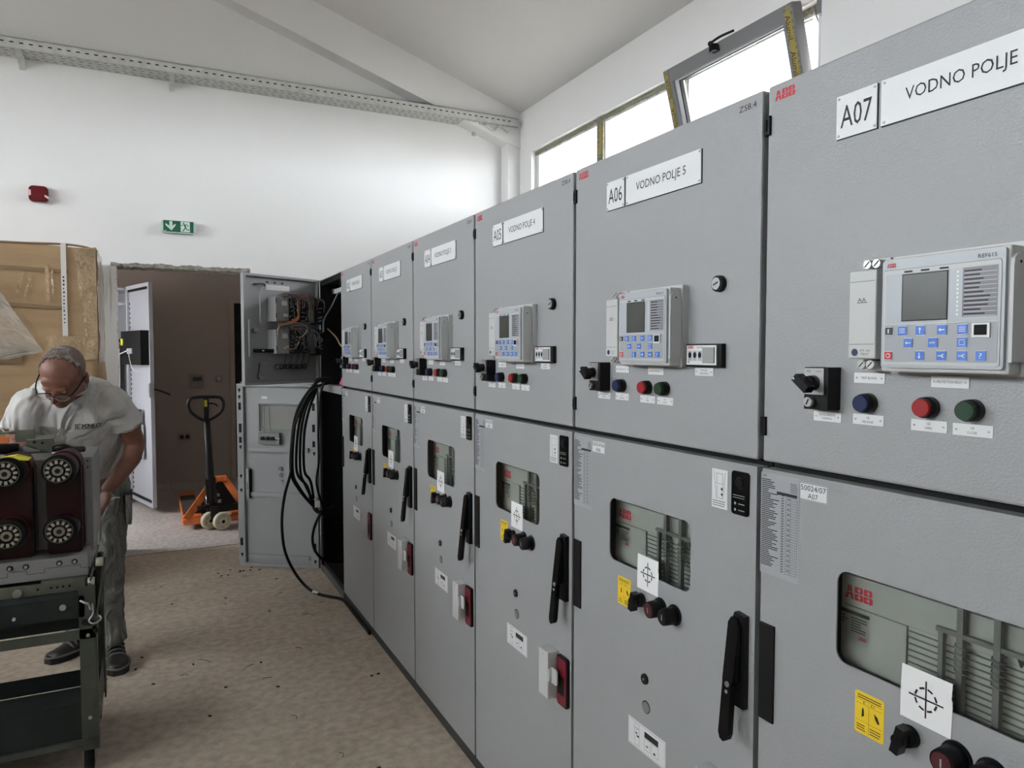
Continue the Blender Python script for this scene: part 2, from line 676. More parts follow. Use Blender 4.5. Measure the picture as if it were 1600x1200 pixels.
# windows: frame, mullion, glass; film still on the profiles
def win_frame(b, x, y0, y1, z0, z1, fw=.045, d=.06, film='film_olive'):
    b.m('frame_white')
    b.box(x, x + d, y0, y0 + fw, z0, z1)
    b.box(x, x + d, y1 - fw, y1, z0, z1)
    b.box(x, x + d, y0 + fw, y1 - fw, z0, z0 + fw)
    b.box(x, x + d, y0 + fw, y1 - fw, z1 - fw, z1)


wy = [(4.44, 5.44), (3.54, 4.44), (2.50, 3.54)]
names = ['window_1', 'window_2', 'window_3']
wf = XR + .045
for i, (a, c) in enumerate(wy):
    b = B()
    win_frame(b, wf, a, c, WZ0, WZ1)
    # protective film strips, printed, left on the head and mullion
    b.m('film_olive')
    k = 26
    for q in range(k):
        ya = a + (c - a) * q / k
        h0 = .016 + .014 * noise.noise(Vector((ya * 7, 3, 1))) + .006 * random.random()
        b.box(wf - .012, wf + .002, ya, ya + (c - a) / k, WZ1 - .012 - h0, WZ1 + .004 + .6 * h0)
    if i < 2:
        b.m('film_olive').box(wf - .016, wf, a - .035, a + .045, WZ0, WZ1 + .01)
        b.m('film_yellow').box(wf - .018, wf - .015, a - .022, a + .012, WZ0 + .28, WZ1 - .06)
    o = b.build(names[i], **st)
    if i < 2:
        g = B('window_glass')
        g.box(wf + .02, wf + .032, a + .04, c - .04, WZ0 + .04, WZ1 - .04)
        g.build('pane', o)
def text_on(b, t, origin, ux, uz, w_, h_, off=(0, 0, 0)):
    vs, fs = text_geo(t)
    o_, ux, uz = Vector(origin), Vector(ux), Vector(uz)
    V = [b.bm.verts.new(o_ + ux * a * w_ + uz * c * h_) for a, c in vs]
    for f in fs:
        b.face([V[i] for i in f])


# tilted sash of the third window: hinged along its bottom edge, its top leaning into the room
sash = bpy.data.objects['window_3']
TH = math.radians(15)
hz, hx = WZ0 + .03, wf + .02
Hs = .535


def sp(y, t, dpt):
    """point on the sash: t up the leaf, dpt towards the room"""
    return Vector((hx - math.sin(TH) * t - math.cos(TH) * dpt, y, hz + math.cos(TH) * t - math.sin(TH) * dpt))


def sash_bar(b, y0, y1, t0, t1, d0, d1):
    vs = [b.bm.verts.new(sp(y, t, d)) for y in (y0, y1) for t in (t0, t1) for d in (d0, d1)]
    for a in ((0, 1, 3, 2), (4, 6, 7, 5), (0, 4, 5, 1), (2, 3, 7, 6), (0, 2, 6, 4), (1, 5, 7, 3)):
        b.face([vs[i] for i in a])


sy0, sy1 = 2.575, 3.555
b = B('frame_unlit_grey')
sash_bar(b, sy0, sy1, Hs - .075, Hs, -.03, .035)
sash_bar(b, sy0, sy1, 0, .06, -.03, .035)
b.m('frame_unlit_grey')
sash_bar(b, sy0, sy0 + .07, .06, Hs - .075, -.03, .035)
sash_bar(b, sy1 - .07, sy1, .06, Hs - .075, -.03, .035)
b.m('frame_white')
sash_bar(b, sy0 + .07, sy1 - .07, Hs - .085, Hs - .075, -.02, .02)
sash_bar(b, sy1 - .10, sy1 - .07, .06, Hs - .08, -.03, .02)
b.m('black_rubber')
sash_bar(b, sy0 + .075, sy1 - .10, Hs - .09, Hs - .085, -.01, .015)
sash_bar(b, sy1 - .108, sy1 - .10, .06, Hs - .09, -.01, .015)
so = b.build('sash', sash)
g = B('window_glass')
sash_bar(g, sy0 + .065, sy1 - .09, .05, Hs - .08, -.012, -.004)
g.build('pane', so)
f = B('film_olive')
sash_bar(f, sy1 - .046, sy1 - .004, .02, Hs - .002, .035, .037)
sash_bar(f, sy0 + .006, sy0 + .055, .02, Hs - .002, .035, .037)
f.m('film_yellow')
sash_bar(f, sy1 - .040, sy1 - .018, .03, Hs - .03, .037, .038)
sash_bar(f, sy0 + .016, sy0 + .045, .03, Hs - .03, .037, .038)
f.m('ink')
for yy, hh in ((sy1 - .042, .026), (sy0 + .050, .030)):
    for k in range(3):
        t1 = Hs - .05 - k * .17
        ax = (sp(0, 0, 0) - sp(0, 1, 0))           # down the leaf
        text_on(f, 'Alumil', sp(yy, t1, .0392), ax, (0, -1 if yy < 3 else 1, 0), .115, hh)
f.build('protective_film', so)
h = B('black_plastic')
c0 = sp(3.10, Hs - .030, .035)
h.obox(c0 + Vector((-.012, 0, 0)), (1, 0, 0), (0, 1, 0), (0, 0, 1), .022, .022, .018)
h.cyl(c0 + Vector((-.03, .01, .02)), c0 + Vector((-.045, .0, .02)), .014)
h.tube([c0 + Vector((-.03, .02, .030)), c0 + Vector((-.025, -.05, .040)), c0 + Vector((0.0, -.13, .048))], .007)
h.build('latch', so)
s_ = B('frame_unlit_grey')
s_.obox((wf - .01, 2.51, WZ1 - .02), (1, 0, 0), (0, 1, 0), (0, 0, 1), .03, .012, .05)
s_.tube([(wf + .02, 2.60, WZ1 - .05), sp(2.62, Hs * .8, .0)], .006, sub=1)
s_.tube([(wf + .02, 2.56, WZ1 - .08), (wf - .02, 2.56, WZ1 - .01)], .005, sub=1)
s_.build('stay', sash)

# left window strip (seen only in reflections and as the daylight of the aisle)
b = B()
b.m('frame_white')
for yy in (LY0, LY0 + 1.59, LY0 + 3.19, LY0 + 4.79, LY1 - .05):
    b.box(XL - .10, XL - .05, yy, yy + .05, LZ0, LZ1)
b.box(XL - .10, XL - .05, LY0, LY1, LZ0, LZ0 + .05)
b.box(XL - .10, XL - .05, LY0, LY1, LZ1 - .05, LZ1)
o = b.build('window_4', **st)
g = B('window_glass').box(XL - .08, XL - .07, LY0, LY1, LZ0, LZ1)
g.build('pane', o)

# eaves and yard outside
b = B('soffit_cream')
b.box(XR + WT, XR + 1.0, -3.6, 6.0, 3.36, 3.40)
b.box(XR + .97, XR + 1.03, -3.6, 6.0, 3.28, 3.46)
b.build('trim_4', **st)
b = B('soffit_cream')
b.box(XL - 1.0, XL - WT, -3.6, 6.0, 3.36, 3.40)
b.build('trim_5', **st)
b = B('ground_ext')
b.box(3.2, 30, -20, 20, -.3, -.2)
b.box(-30, -4.5, -20, 20, -.3, -.2)
b.build('floor', **st)

# ---------------------------------------------------------------- corridor behind the doorway
b = B('corridor_paint')
b.box(-2.3, .84, 8.86, 9.06, 0, 2.9)
b.box(1.75, 2.9, 8.86, 9.06, 0, 2.9)
b.box(.84, 1.75, 8.86, 9.06, 2.03, 2.9)
b.build('wall_corridor', **st)
b = B('corridor_paint')
b.box(-2.2, -2.0, YE + .2, 6.25, 0, 2.9)
b.box(-2.2, -2.0, 7.15, 9.0, 0, 2.9)
b.box(-2.2, -2.0, 6.25, 7.15, 2.2, 2.9)
b.box(-2.2, -2.0, 6.25, 7.15, 0, 1.0)
b.build('wall_corridor_left', **st)
b = B('corridor_paint')
b.box(2.7, 2.9, YE + .2, 9.0, 0, 2.9)
b.build('wall_corridor_right', **st)
b = B('corridor_paint')
b.box(-2.3, 2.9, YE + .2, 9.06, 2.75, 2.9)
b.build('ceiling_corridor', **st)
b = B('frame_white')
b.box(-2.15, -2.08, 6.25, 6.30, 1.0, 2.2).box(-2.15, -2.08, 7.10, 7.15, 1.0, 2.2).box(-2.15, -2.08, 6.25, 7.15, 2.15, 2.2)
o = b.build('window_5', **st)
b = B('cart_dark')
b.box(.84, 1.75, 8.93, 8.98, 0, 2.03)
b.m('corridor_paint').box(.79, .84, 8.84, 8.90, 0, 2.06)
o = b.build('door_1', **st)
B('silver').box(.90, .93, 8.90, 8.93, 1.0, 1.12).build('door_handle', o)

# fittings on the corridor wall
b = B('thermo').box(.375, .505, 8.835, 8.86, 1.065, 1.215, .004)
b.m('lcd').box(.392, .487, 8.832, 8.836, 1.14, 1.185)
b.build('wall_panel', label='pale square control panel with a dark display on the corridor wall', cat='control panel')
b = B('thermo').box(.632, .702, 8.84, 8.86, 1.128, 1.198, .003)
b.m('relay_white').box(.65, .684, 8.835, 8.842, 1.142, 1.184)
b.m('corridor_paint').box(.664, .668, 8.834, 8.836, 1.15, 1.176)
b.build('light_switch', label='small square light switch beside the control panel on corridor wall', cat='light switch')
b = B('thermo').box(.237, .36, 8.84, 8.86, .478, .552, .003)
b.m('cart_dark')
for xx in (.27, .327):
    b.cyl((xx, 8.841, .515), (xx, 8.836, .515), .022)
b.build('wall_socket', label='double wall socket low on the corridor wall behind pallet jack', cat='socket')

# ---------------------------------------------------------------- alarm, exit sign, cable tray
t = empty('fire_alarm_siren', (-.665, YE, 2.52), 0, 'dark red rounded fire alarm sounder high on the white end wall', 'alarm')
b = B('siren_red')
b.prism(rrect(-.056, .056, -.052, .055, .028, 5), -.045, 0)
b.prism(rrect(-.043, .043, -.040, .043, .022, 5), -.058, -.045)
b.build('housing', t)
b = B('siren_lens')
b.prism([(-.0575, -.012), (-.041, -.012), (-.041, .022), (-.0575, .026)], -.059, -.02)
b.prism([(.036, -.004), (.0575, -.014), (.0575, -.032), (.036, -.016)], -.060, -.02)
b.build('light_window', t)

t = empty('exit_sign', (.18, YE, 2.368), 0, 'green and white emergency exit sign with arrow above the doorway', 'sign')
b = B('clear_cover')
b.prism([(-.098, -.044), (.098, -.046), (.111, -.030), (.118, 0), (.111, .030), (.098, .042), (-.098, .044), (-.111, .030), (-.118, 0), (-.111, -.030)], -.055, 0)
b.build('cover', t)
b = B('sign_green').rect(-.098, .100, -.040, .040, -.0565)
b.m('sign_white').rect(.015, .076, -.036, .037, -.057)
b.flat([(-.058, .036), (-.038, .036), (-.038, .004), (-.018, .020), (-.018, .006), (-.045, -.030), (-.083, .004), (-.083, .020), (-.058, .002)], -.0572)
b.rect(-.093, -.078, -.035, -.031, -.0572)
b.m('sign_green')
b.flat([(.034 + .005 * math.cos(a * pi / 6), .026 + .005 * math.sin(a * pi / 6)) for a in range(12)], -.0575)


def stick(pts, r):
    for p, q in zip(pts, pts[1:]):
        d = Vector((q[0] - p[0], q[1] - p[1]))
        nn = Vector((-d.y, d.x)).normalized() * r
        b.flat([(p[0] - nn.x, p[1] - nn.y), (q[0] - nn.x, q[1] - nn.y), (q[0] + nn.x, q[1] + nn.y), (p[0] + nn.x, p[1] + nn.y)], -.0576)


stick([(.040, .018), (.048, -.004)], .005)
stick([(.039, .017), (.028, .012), (.017, .008)], .0022)
stick([(.042, .017), (.058, .015), (.066, .004)], .0024)
stick([(.047, -.004), (.040, -.016), (.030, -.028), (.026, -.030)], .0032)
stick([(.049, -.004), (.056, -.018), (.074, -.019)], .003)
b.build('sign_face', t)

t = empty('cable_tray', (0, 5.7, 3.41), 0, 'perforated galvanised cable tray running along the white end wall', 'cable tray')
b = B('galv_tray')
TX0, TX1 = -4.1, 2.86
b.box(TX0, TX1, -.10, -.097, 0, .062)
b.box(TX0, TX1, -.10, -.092, .058, .062)
b.box(TX0, TX1, .093, .096, 0, .062)
b.box(TX0, TX1, -.10, .096, -.003, 0)
b.m('gap_black')
k = 0
x = -1.3
while x < 2.8:
    b.rect(x, x + .022, .026, .034, -.1006)
    for j, yy in enumerate((-.07, -.03, .02, .06)):
        s_x = x + .012 * (j % 2)
        b.bm.faces.new([b.bm.verts.new(p) for p in ((s_x, yy, -.0036), (s_x + .024, yy, -.0036), (s_x + .024, yy + .007, -.0036), (s_x, yy + .007, -.0036))]).material_index = b.k
    x += .052
b.build('tray_body', t)
for bx in (-.74, .155, 2.52):
    b = B('galv_tray')
    b.prism([(-.095, -.005), (.10, -.005), (.10, -.075), (.06, -.05)], bx - .016, bx + .016, axis='x')
    b.build('bracket', t)
b = B('galv_tray')
b.box(2.47, 2.60, -.02, .06, .062, .17)
b.tube([(2.62, -.03, .09), (2.68, -.01, .13), (2.74, -.04, .08), (2.80, -.02, .12)], .012)
b.tube([(2.55, -.08, -.02), (2.62, -.09, -.07), (2.70, -.06, -.01), (2.76, -.09, -.06)], .010)
b.build('end_fitting', t)

# ---------------------------------------------------------------- cabinet standing open in the corridor
t = empty('control_cabinet', (0, 0, 0), 0, 'tall white cabinet with its door swung open in the dark corridor', 'cabinet')
b = B('cabinet_white')
y0, y1 = 7.86, 8.4
b.box(-.86, -.84, y0, y1, .05, 2.08)
b.box(-.235, -.215, y0, y1, .05, 2.08)
b.box(-.86, -.215, y1 - .02, y1, .05, 2.08)
b.box(-.86, -.215, y0, y1, 2.06, 2.08)
b.box(-.86, -.215, y0, y1, .05, .07)
b.box(-.84, -.235, y0 + .01, y0 + .03, 1.92, 1.94)
b.m('cart_dark').box(-.80, -.27, y1 - .06, y1 - .03, .2, 1.60)
b.m('cart_dark').box(-.86, -.215, y0 + .02, y1, 0, .05)
b.build('cabinet_body', t)
P0 = Vector((-.205, 7.84))
P1 = Vector((-.008, 7.19))
d_ = (P1 - P0)
LD = d_.length
door = empty('cabinet_door', (P0.x, P0.y, .06), math.atan2(d_.y, d_.x))
door.parent = t
b = B('cabinet_white')
# local x along the leaf from hinge, +y = face towards the camera side
b.box(0, LD, -.012, 0, 0, 2.03)
rim = .035
b.box(0, LD, 0, .02, 0, rim).box(0, LD, 0, .02, 2.03 - rim, 2.03).box(0, rim, 0, .02, rim, 2.03 - rim).box(LD - rim, LD, 0, .02, rim, 2.03 - rim)
b.m('black_rubber')
b.box(rim, LD - rim, .0, .012, rim, rim + .02).box(rim, LD - rim, 0, .012, 2.03 - rim - .02, 2.03 - rim)
b.box(LD - rim - .02, LD - rim, 0, .012, rim, 2.03 - rim)
for k in range(40):
    b.box(.04, .055, 0, .004, .1 + k * .045, .1 + k * .045 + .02)
o = link(b.mesh('door_leaf'), 'door_leaf', t)
door_loc, door_rz = door.location.copy(), door.rotation_euler.z
bpy.data.objects.remove(door)


def place(o):
    o.location = door_loc
    o.rotation_euler = (0, 0, door_rz)
    o.scale = (1, -1, 1)
    return o


place(o)
b = B('gap_black').box(.07, LD - .02, .005, .09, 1.29, 1.60)
b.m('yellow_tag').box(.075, .14, .09, .095, 1.47, 1.53)
b.m('cabinet_white').box(.28, .42, .09, .10, 1.39, 1.44)
b.m('lamp_tube').tube([(.32, .1, 1.42), (.15, .14, 1.38), (-.02, .12, 1.36), (-.12, .06, 1.38)], .006)
b.tube([(.34, .1, 1.4), (.38, .1, 1.32), (.42, .09, 1.25), (.50, .06, 1.23)], .004)
b.tube([(.05, .1, 1.4), (.04, .1, 1.1), (-.08, .08, 1.0), (-.14, .06, 1.1)], .004)
place(b.build('mounting_plate', t))
b = B('paper').prism([(.20, .86), (.34, .88), (.35, .66), (.27, .62)], .03, .034)
b.m('cabinet_white').box(.18, .46, .02, .03, .42, .74)
b.m('cart_dark').box(.36, .43, .03, .034, .42, .88)
place(b.build('document_pocket', t))
b = B('silver').box(LD - .02, LD + .012, .0, .03, 1.0, 1.13)
b.m('black_plastic').tube([(LD, -.01, 1.07), (LD + .01, -.05, 1.06), (LD + .02, -.14, 1.02)], .007, sub=3)
place(b.build('door_handle', t))

# ================================================================== SWITCHGEAR ROW
XF, Y7, W = .9854, .9602, .65          # front plane, far edge of the last panel, panel width
H, ZM = 1.934, 1.255                   # top, seam between the two doors
_cache = {}


def part(name, key, fn, parent, label=None, loc=None):
    """a part built once and shared as mesh data by the repeats"""
    if key not in _cache:
        b = MB()
        fn(b)
        _cache[key] = b.mesh(name)
    o = link(_cache[key], name, parent, label)
    if loc:
        o.location = loc
    return o


def lines(b, x0, x1, z0, z1, y, n, fill=.45, rnd=(.5, 1), seed=1):
    r = random.Random(seed)
    dz = (z1 - z0) / n
    for i in range(n):
        f = r.uniform(*rnd)
        zz = z1 - (i + 1) * dz + dz * (1 - fill) / 2
        b.rect(x0, x0 + (x1 - x0) * f, zz, zz + dz * fill, y)


def carcass(b):
    b.m('carcass').box(.003, .647, .036, 1.18, .0, .90).box(.003, .647, .036, 1.18, 1.17, H - .004)
    b.box(.003, .11, .036, .16, .90, 1.17).box(.53, .647, .036, .16, .90, 1.17).box(.003, .647, .16, 1.18, .90, 1.17)
    b.m('gap_black').holed(.002, .648, .0, H - .006, rrect(.14, .49, .94, 1.135, .02, 3), .030, .036)
    b.m('panel_grey').box(.0, .65, .05, 1.18, H - .004, H)
    b.m('plinth_dark').box(.0, .65, .004, .03, .0, .040)


def upper_door(b):
    b.m('panel_grey').box(.003, .640, 0, .026, ZM + .013, H, .004)


def lower_door(b):
    b.m('panel_grey')
    b.holed(.003, .640, .046, ZM, rrect(.166, .461, .964, 1.114, .020, 5), 0, .003)
    b.box(.003, .012, .003, .026, .046, ZM).box(.631, .640, .003, .026, .046, ZM).box(.012, .631, .003, .026, ZM - .009, ZM).box(.012, .631, .003, .026, .046, .055)
    b.m('gap_black').holed(.012, .631, .055, ZM - .009, rrect(.156, .471, .954, 1.124, .020, 5), .006, .024)


def logo_fn(b):
    b.m('logo_red').logo(.0195, .0635, 1.9035, 1.9205, -.0006)


def marking_fn(b):
    b.m('ink').text('ZS8.4', .583, .626, 1.9085, 1.9195, -.0006)


def code_plate(code):
    def f(b):
        b.m('white_plate').box(.149, .2205, -.0022, 0, 1.803, 1.870)
        b.m('black_plastic').box(.1495, .2225, -.0012, 0, 1.8015, 1.869)
        b.m('silver')
        for x in (.153, .2165):
            for z in (1.8075, 1.8655):
                b.cyl((x, -.0022, z), (x, -.0034, z), .0022, seg=8)
        b.m('ink').text(code, .157, .2125, 1.8185, 1.853, -.0026)
    return f


def name_plate(txt):
    def f(b):
        b.m('white_plate').box(.2275, .4815, -.0022, 0, 1.803, 1.870)
        b.m('black_plastic').box(.228, .484, -.0012, 0, 1.8012, 1.869)
        b.m('silver')
        for x in (.2325, .477):
            for z in (1.8075, 1.8655):
                b.cyl((x, -.0022, z), (x, -.0034, z), .0022, seg=8)
        b.m('ink').text(txt, .2665, .436, 1.8235, 1.8475, -.0026)
    return f


def relay_base(b):
    b.m('relay_white')
    b.prism(rrect(.262, .447, 1.434, 1.603, .004, 2), -.016, 0)
    b.box(.268, .441, -.044, -.016, 1.437, 1.597, .003)


def relay_front(b):
    y = -.050
    b.m('relay_bezel').prism(rrect(.272, .438, 1.443, 1.594, .004, 3), y, -.044)
    b.m('relay_white')
    b.prism(rrect(.276, .434, 1.447, 1.5795, .003, 2), y - .0012, y)
    b.m('led_strip').rect(.2765, .4335, 1.5795, 1.5803, y - .0008)
    b.m('logo_red').logo(.279, .2925, 1.5835, 1.5895, y - .0006)
    b.m('ink').text('REF615', .405, .428, 1.5835, 1.5885, y - .0006)
    for x in (.306, .330, .356):
        b.rect(x, x + .012, 1.5745, 1.577, y - .0016)
    # led texts
    b.m('relay_bezel').rect(.2785, .4315, 1.5045, 1.574, y - .0016)
    b.m('led_strip').rect(.387, .4305, 1.510, 1.573, y - .0018)
    b.m('ink')
    r = random.Random(4)
    for i in range(11):
        z = 1.5685 - i * .0055
        b.rect(.389, .389 + r.uniform(.018, .034), z - .0006, z + .0012, y - .002)
    b.m('white_plate')
    for i in range(11):
        z = 1.5685 - i * .0055
        b.rect(.389, .4295, z - .0026, z - .0022, y - .002)
        b.rect(.3795, .382, z - .001, z + .0015, y - .002)


def relay_screen(b):
    y = -.052
    b.m('black_plastic').rect(.3035, .3685, 1.5075, 1.5725, y - .0002)
    b.m('lcd').rect(.3050, .3670, 1.5090, 1.5710, y - .0006)


def relay_keys(b):
    y = -.0525
    b.m('relay_keys').rect(.2785, .4315, 1.4515, 1.503, y + .0007)

    def key(x, z, m, s=.0062):
        b.m('white_plate').rect(x - s - .0006, x + s + .0006, z - s - .0006, z + s + .0006, y)
        b.m(m).box(x - s, x + s, y - .001, y, z - s, z + s)
    key(.2855, 1.4945, 'key_dark', .0052)
    key(.2855, 1.4600, 'key_red', .0055)
    b.m('white_plate').rect(.2845, .2865, 1.4915, 1.4975, y - .0016)
    b.flat([(.2855 + .0034 * math.cos(a), 1.46 + .0034 * math.sin(a)) for a in [i * pi / 5 for i in range(10)]], y - .0014)
    b.m('key_red').flat([(.2855 + .0024 * math.cos(a), 1.46 + .0024 * math.sin(a)) for a in [i * pi / 5 for i in range(10)]], y - .0018)
    arrows = {(.332, 1.4945): 90, (.332, 1.4600): 270, (.315, 1.4775): 180, (.350, 1.4775): 0, (.362, 1.4945): 180}
    for x, z in ((.306, 1.4945), (.332, 1.4945), (.362, 1.4945), (.389, 1.4945), (.315, 1.4775), (.350, 1.4775), (.389, 1.4775),
                 (.332, 1.4600), (.362, 1.4600), (.389, 1.4600), (.413, 1.4600)):
        key(x, z, 'key_blue')
        b.m('white_plate')
        if (x, z) in arrows:
            a = math.radians(arrows[(x, z)])
            c, s_ = math.cos(a), math.sin(a)
            R = lambda p: (x + p[0] * c - p[1] * s_, z + p[0] * s_ + p[1] * c)
            b.flat([R(p) for p in ((-.0042, -.0006), (.001, -.0006), (.001, -.0022), (.0042, 0), (.001, .0022), (.001, .0006), (-.0042, .0006))], y - .0014)
        elif x == .413:
            b.text('?', x - .002, x + .002, z - .0036, z + .0036, y - .0014)
        elif z > 1.49:
            b.rect(x - .0042, x + .0042, z + .0022, z + .0030, y - .0014)
            b.rect(x - .0042, x + .0042, z - .0030, z - .0022, y - .0014)
            b.rect(x - .0042, x + .0042, z - .0004, z + .0004, y - .0014)
        elif z > 1.47:
            b.rect(x - .0036, x + .0036, z - .0036, z - .0030, y - .0014)
            b.rect(x - .0036, x - .0030, z - .003, z + .0036, y - .0014)
            b.rect(x - .003, x + .0036, z + .0030, z + .0036, y - .0014)
            b.rect(x + .0030, x + .0036, z - .003, z + .003, y - .0014)
        else:
            b.flat([(x - .0042, z - .0007), (x, z - .0007), (x + .0032, z - .0028), (x + .0042, z - .002), (x + .0018, z), (x + .0042, z + .002), (x + .0032, z + .0028), (x, z + .0007), (x - .0042, z + .0007)], y - .0014)
    b.m('white_plate').box(.4015, .4235, y - .002, y, 1.4835, 1.5015)
    b.m('gap_black').rect(.4045, .4205, 1.4865, 1.4995, y - .0024)


def relay_side(b):
    b.m('relay_white')
    b.prism([(-.046, 1.452), (-.018, 1.452), (-.018, 1.57)] + [(-.032 + .014 * math.cos(a), 1.575 + .012 * math.sin(a)) for a in (0.5, 1, 1.57, 2.1, 2.7)] + [(-.046, 1.57)], .441, .4455, axis='x')
    b.m('gap_black').cyl((.4456, -.032, 1.576), (.446, -.032, 1.576), .0018, seg=8)


def test_block(b):
    b.m('relay_white')
    b.box(.214, .259, -.046, 0, 1.455, 1.585, .002)
    b.m('led_strip').rect(.216, .257, 1.5685, 1.5695, -.0465).rect(.216, .257, 1.476, 1.477, -.0465)
    b.m('relay_white')
    b.box(.228, .262, -.02, 0, 1.583, 1.603).box(.224, .258, -.02, 0, 1.437, 1.457)
    b.m('btn_blue').flat([(.2255 + .0055 * math.cos(i * pi / 6), 1.4645 + .0055 * math.sin(i * pi / 6)) for i in range(12)], -.0465)
    b.m('ink').text('FT-1F', .235, .251, 1.4655, 1.4685, -.0465).text('TEST', .235, .250, 1.4605, 1.4635, -.0465)
    b.text('AA', .229, .243, 1.5395, 1.5445, -.0465).rect(.228, .245, 1.5375, 1.5385, -.0465)


def tb_screw(b):
    b.m('silver').cyl((0, 0, 0), (0, -.028, 0), .0065, seg=14)
    b.m('ink').obox((0, -.0284, 0), (1, 0, 1), (0, 1, 0), (1, 0, -1), .005, .0003, .0007)


def switch_body(b):
    b.m('black_plastic').box(.119, .1655, -.030, 0, 1.372, 1.4405, .001)
    b.m('silver').box(.1205, .1585, -.0315, -.030, 1.3965, 1.4390)
    b.m('ink').text('REM', .1255, .1335, 1.4325, 1.4355, -.0318).text('LOC', .144, .1555, 1.4325, 1.4355, -.0318)


def switch_knob(b):
    b.m('black_plastic').cyl((.139, -.031, 1.4155), (.139, -.046, 1.4155), .0125, .011, 20)
    b.obox((.137, -.052, 1.4150), (1, 0, -.8), (0, 1, 0), (.8, 0, 1), .016, .009, .0065)
    b.m('white_plate').obox((.1255, -.0615, 1.4225), (1, 0, -.8), (0, 1, 0), (.8, 0, 1), .0016, .0004, .0016)


def switch_key(b):
    b.m('chrome').cyl((.1345, -.030, 1.3845), (.1345, -.040, 1.3845), .0078, seg=18)
    b.m('ink').obox((.1345, -.0404, 1.3845), (.5, 0, 1), (0, 1, 0), (1, 0, -.5), .005, .0004, .0010)


def button_base(b):
    b.m('black_plastic').cyl((0, 0, 0), (0, -.016, 0), .0155, .0145, 24)


def button_cap(col):
    def f(b):
        b.m(col).cyl((0, -.014, 0), (0, -.022, 0), .0135, .0125, 24)
    return f


def tag_plate(l1, l2, w_=.053):
    def f(b):
        b.m('white_plate').box(-w_ / 2, w_ / 2, -.0014, 0, -.008, .008)
        b.m('silver')
        for x in (-w_ / 2 + .005, w_ / 2 - .005):
            b.cyl((x, -.0014, 0), (x, -.0022, 0), .0016, seg=8)
        b.m('ink')
        if l2:
            a, c = min(.0026 * len(l1), .034), min(.0026 * len(l2), .034)
            b.text(l1, -a / 2, a / 2, .0014, .0048, -.0018).text(l2, -c / 2, c / 2, -.0048, -.0014, -.0018)
        else:
            a = min(.0027 * len(l1), .036)
            b.text(l1, -a / 2, a / 2, -.0018, .0018, -.0018)
    return f


def indicator(b):
    b.m('black_plastic').box(.454, .556, -.012, 0, 1.4355, 1.4815, .001)
    b.m('white_plate').box(.458, .544, -.0135, -.012, 1.4395, 1.4785)
    b.m('logo_red').logo(.4625, .479, 1.4720, 1.4775, -.014)
    b.m('ink').text('VisoVolt', .4885, .505, 1.4725, 1.4765, -.014)
    b.rect(.463, .466, 1.4435, 1.4465, -.014)
    b.m('module_grey').box(.507, .540, -.0165, -.0135, 1.4435, 1.4745, .001)
    for i in range(3):
        x = .4685 + i * .0145
        b.m('relay_bezel').rect(x - .006, x + .006, 1.4475, 1.4675, -.0138)
        b.m('gap_black').flat([(x + .0048 * math.cos(k * pi / 6), 1.459 + .0062 * math.sin(k * pi / 6)) for k in range(12)], -.0141)


def lock_fn(b):
    b.m('black_plastic').cyl((.539, 0, 1.597), (.539, -.010, 1.597), .0165, .0155, 24)
    b.m('silver').cyl((.539, -.010, 1.597), (.539, -.013, 1.597), .0115, seg=20)
    b.m('ink').obox((.539, -.0132, 1.597), (1, 0, .4), (0, 1, 0), (-.4, 0, 1), .007, .0003, .0016)


def hinge_fn(b):
    b.m('black_plastic').box(-.0015, .010, -.006, .01, -.017, .017, .001)
    b.m('gap_black').box(.0005, .005, -.0075, -.006, -.010, .010)


def rating(b):
    b.m('sticker_silver').rect(.001, .0865, 1.065, 1.2485, -.0006)
    b.m('ink').text('ABB', .0045, .0135, 1.2415, 1.2445, -.001)
    lines(b, .003, .046, 1.080, 1.238, -.001, 46, .5, (.35, .95), 3)
    b.rect(.038, .083, 1.213, 1.2185, -.001)
    for x in (.049, .058, .0695, .0835):
        b.rect(x, x + .0004, 1.076, 1.2105, -.001)
    for i in range(31):
        z = 1.076 + i * .0045
        b.rect(.058, .0838, z, z + .0005, -.001)
        b.rect(.0495, .0545, z + .0012, z + .0026, -.001)
        if i % 2:
            b.rect(.062, .068, z + .0014, z + .0026, -.001)
    lines(b, .068, .084, 1.220, 1.238, -.001, 6, .3, (.7, 1), 5)


def number_sticker(code):
    def f(b):
        b.m('ink').rect(.0885, .1445, 1.2150, 1.2435, -.0006)
        b.m('white_plate').rect(.0880, .1450, 1.2145, 1.2440, -.0003).rect(.0893, .1437, 1.2158, 1.2427, -.0009)
        b.m('ink').text('50024/0%d' % code, .0910, .1420, 1.2310, 1.2405, -.0013).text('A0%d' % code, .1055, .1260, 1.2180, 1.2270, -.0013)
    return f


def slab(b):
    b.m('black_rubber').box(.005, .0385, -.004, 0, .797, .974)


def sight_glass(b):
    b.m('sight_glass').box(.158, .469, .006, .008, .956, 1.122)


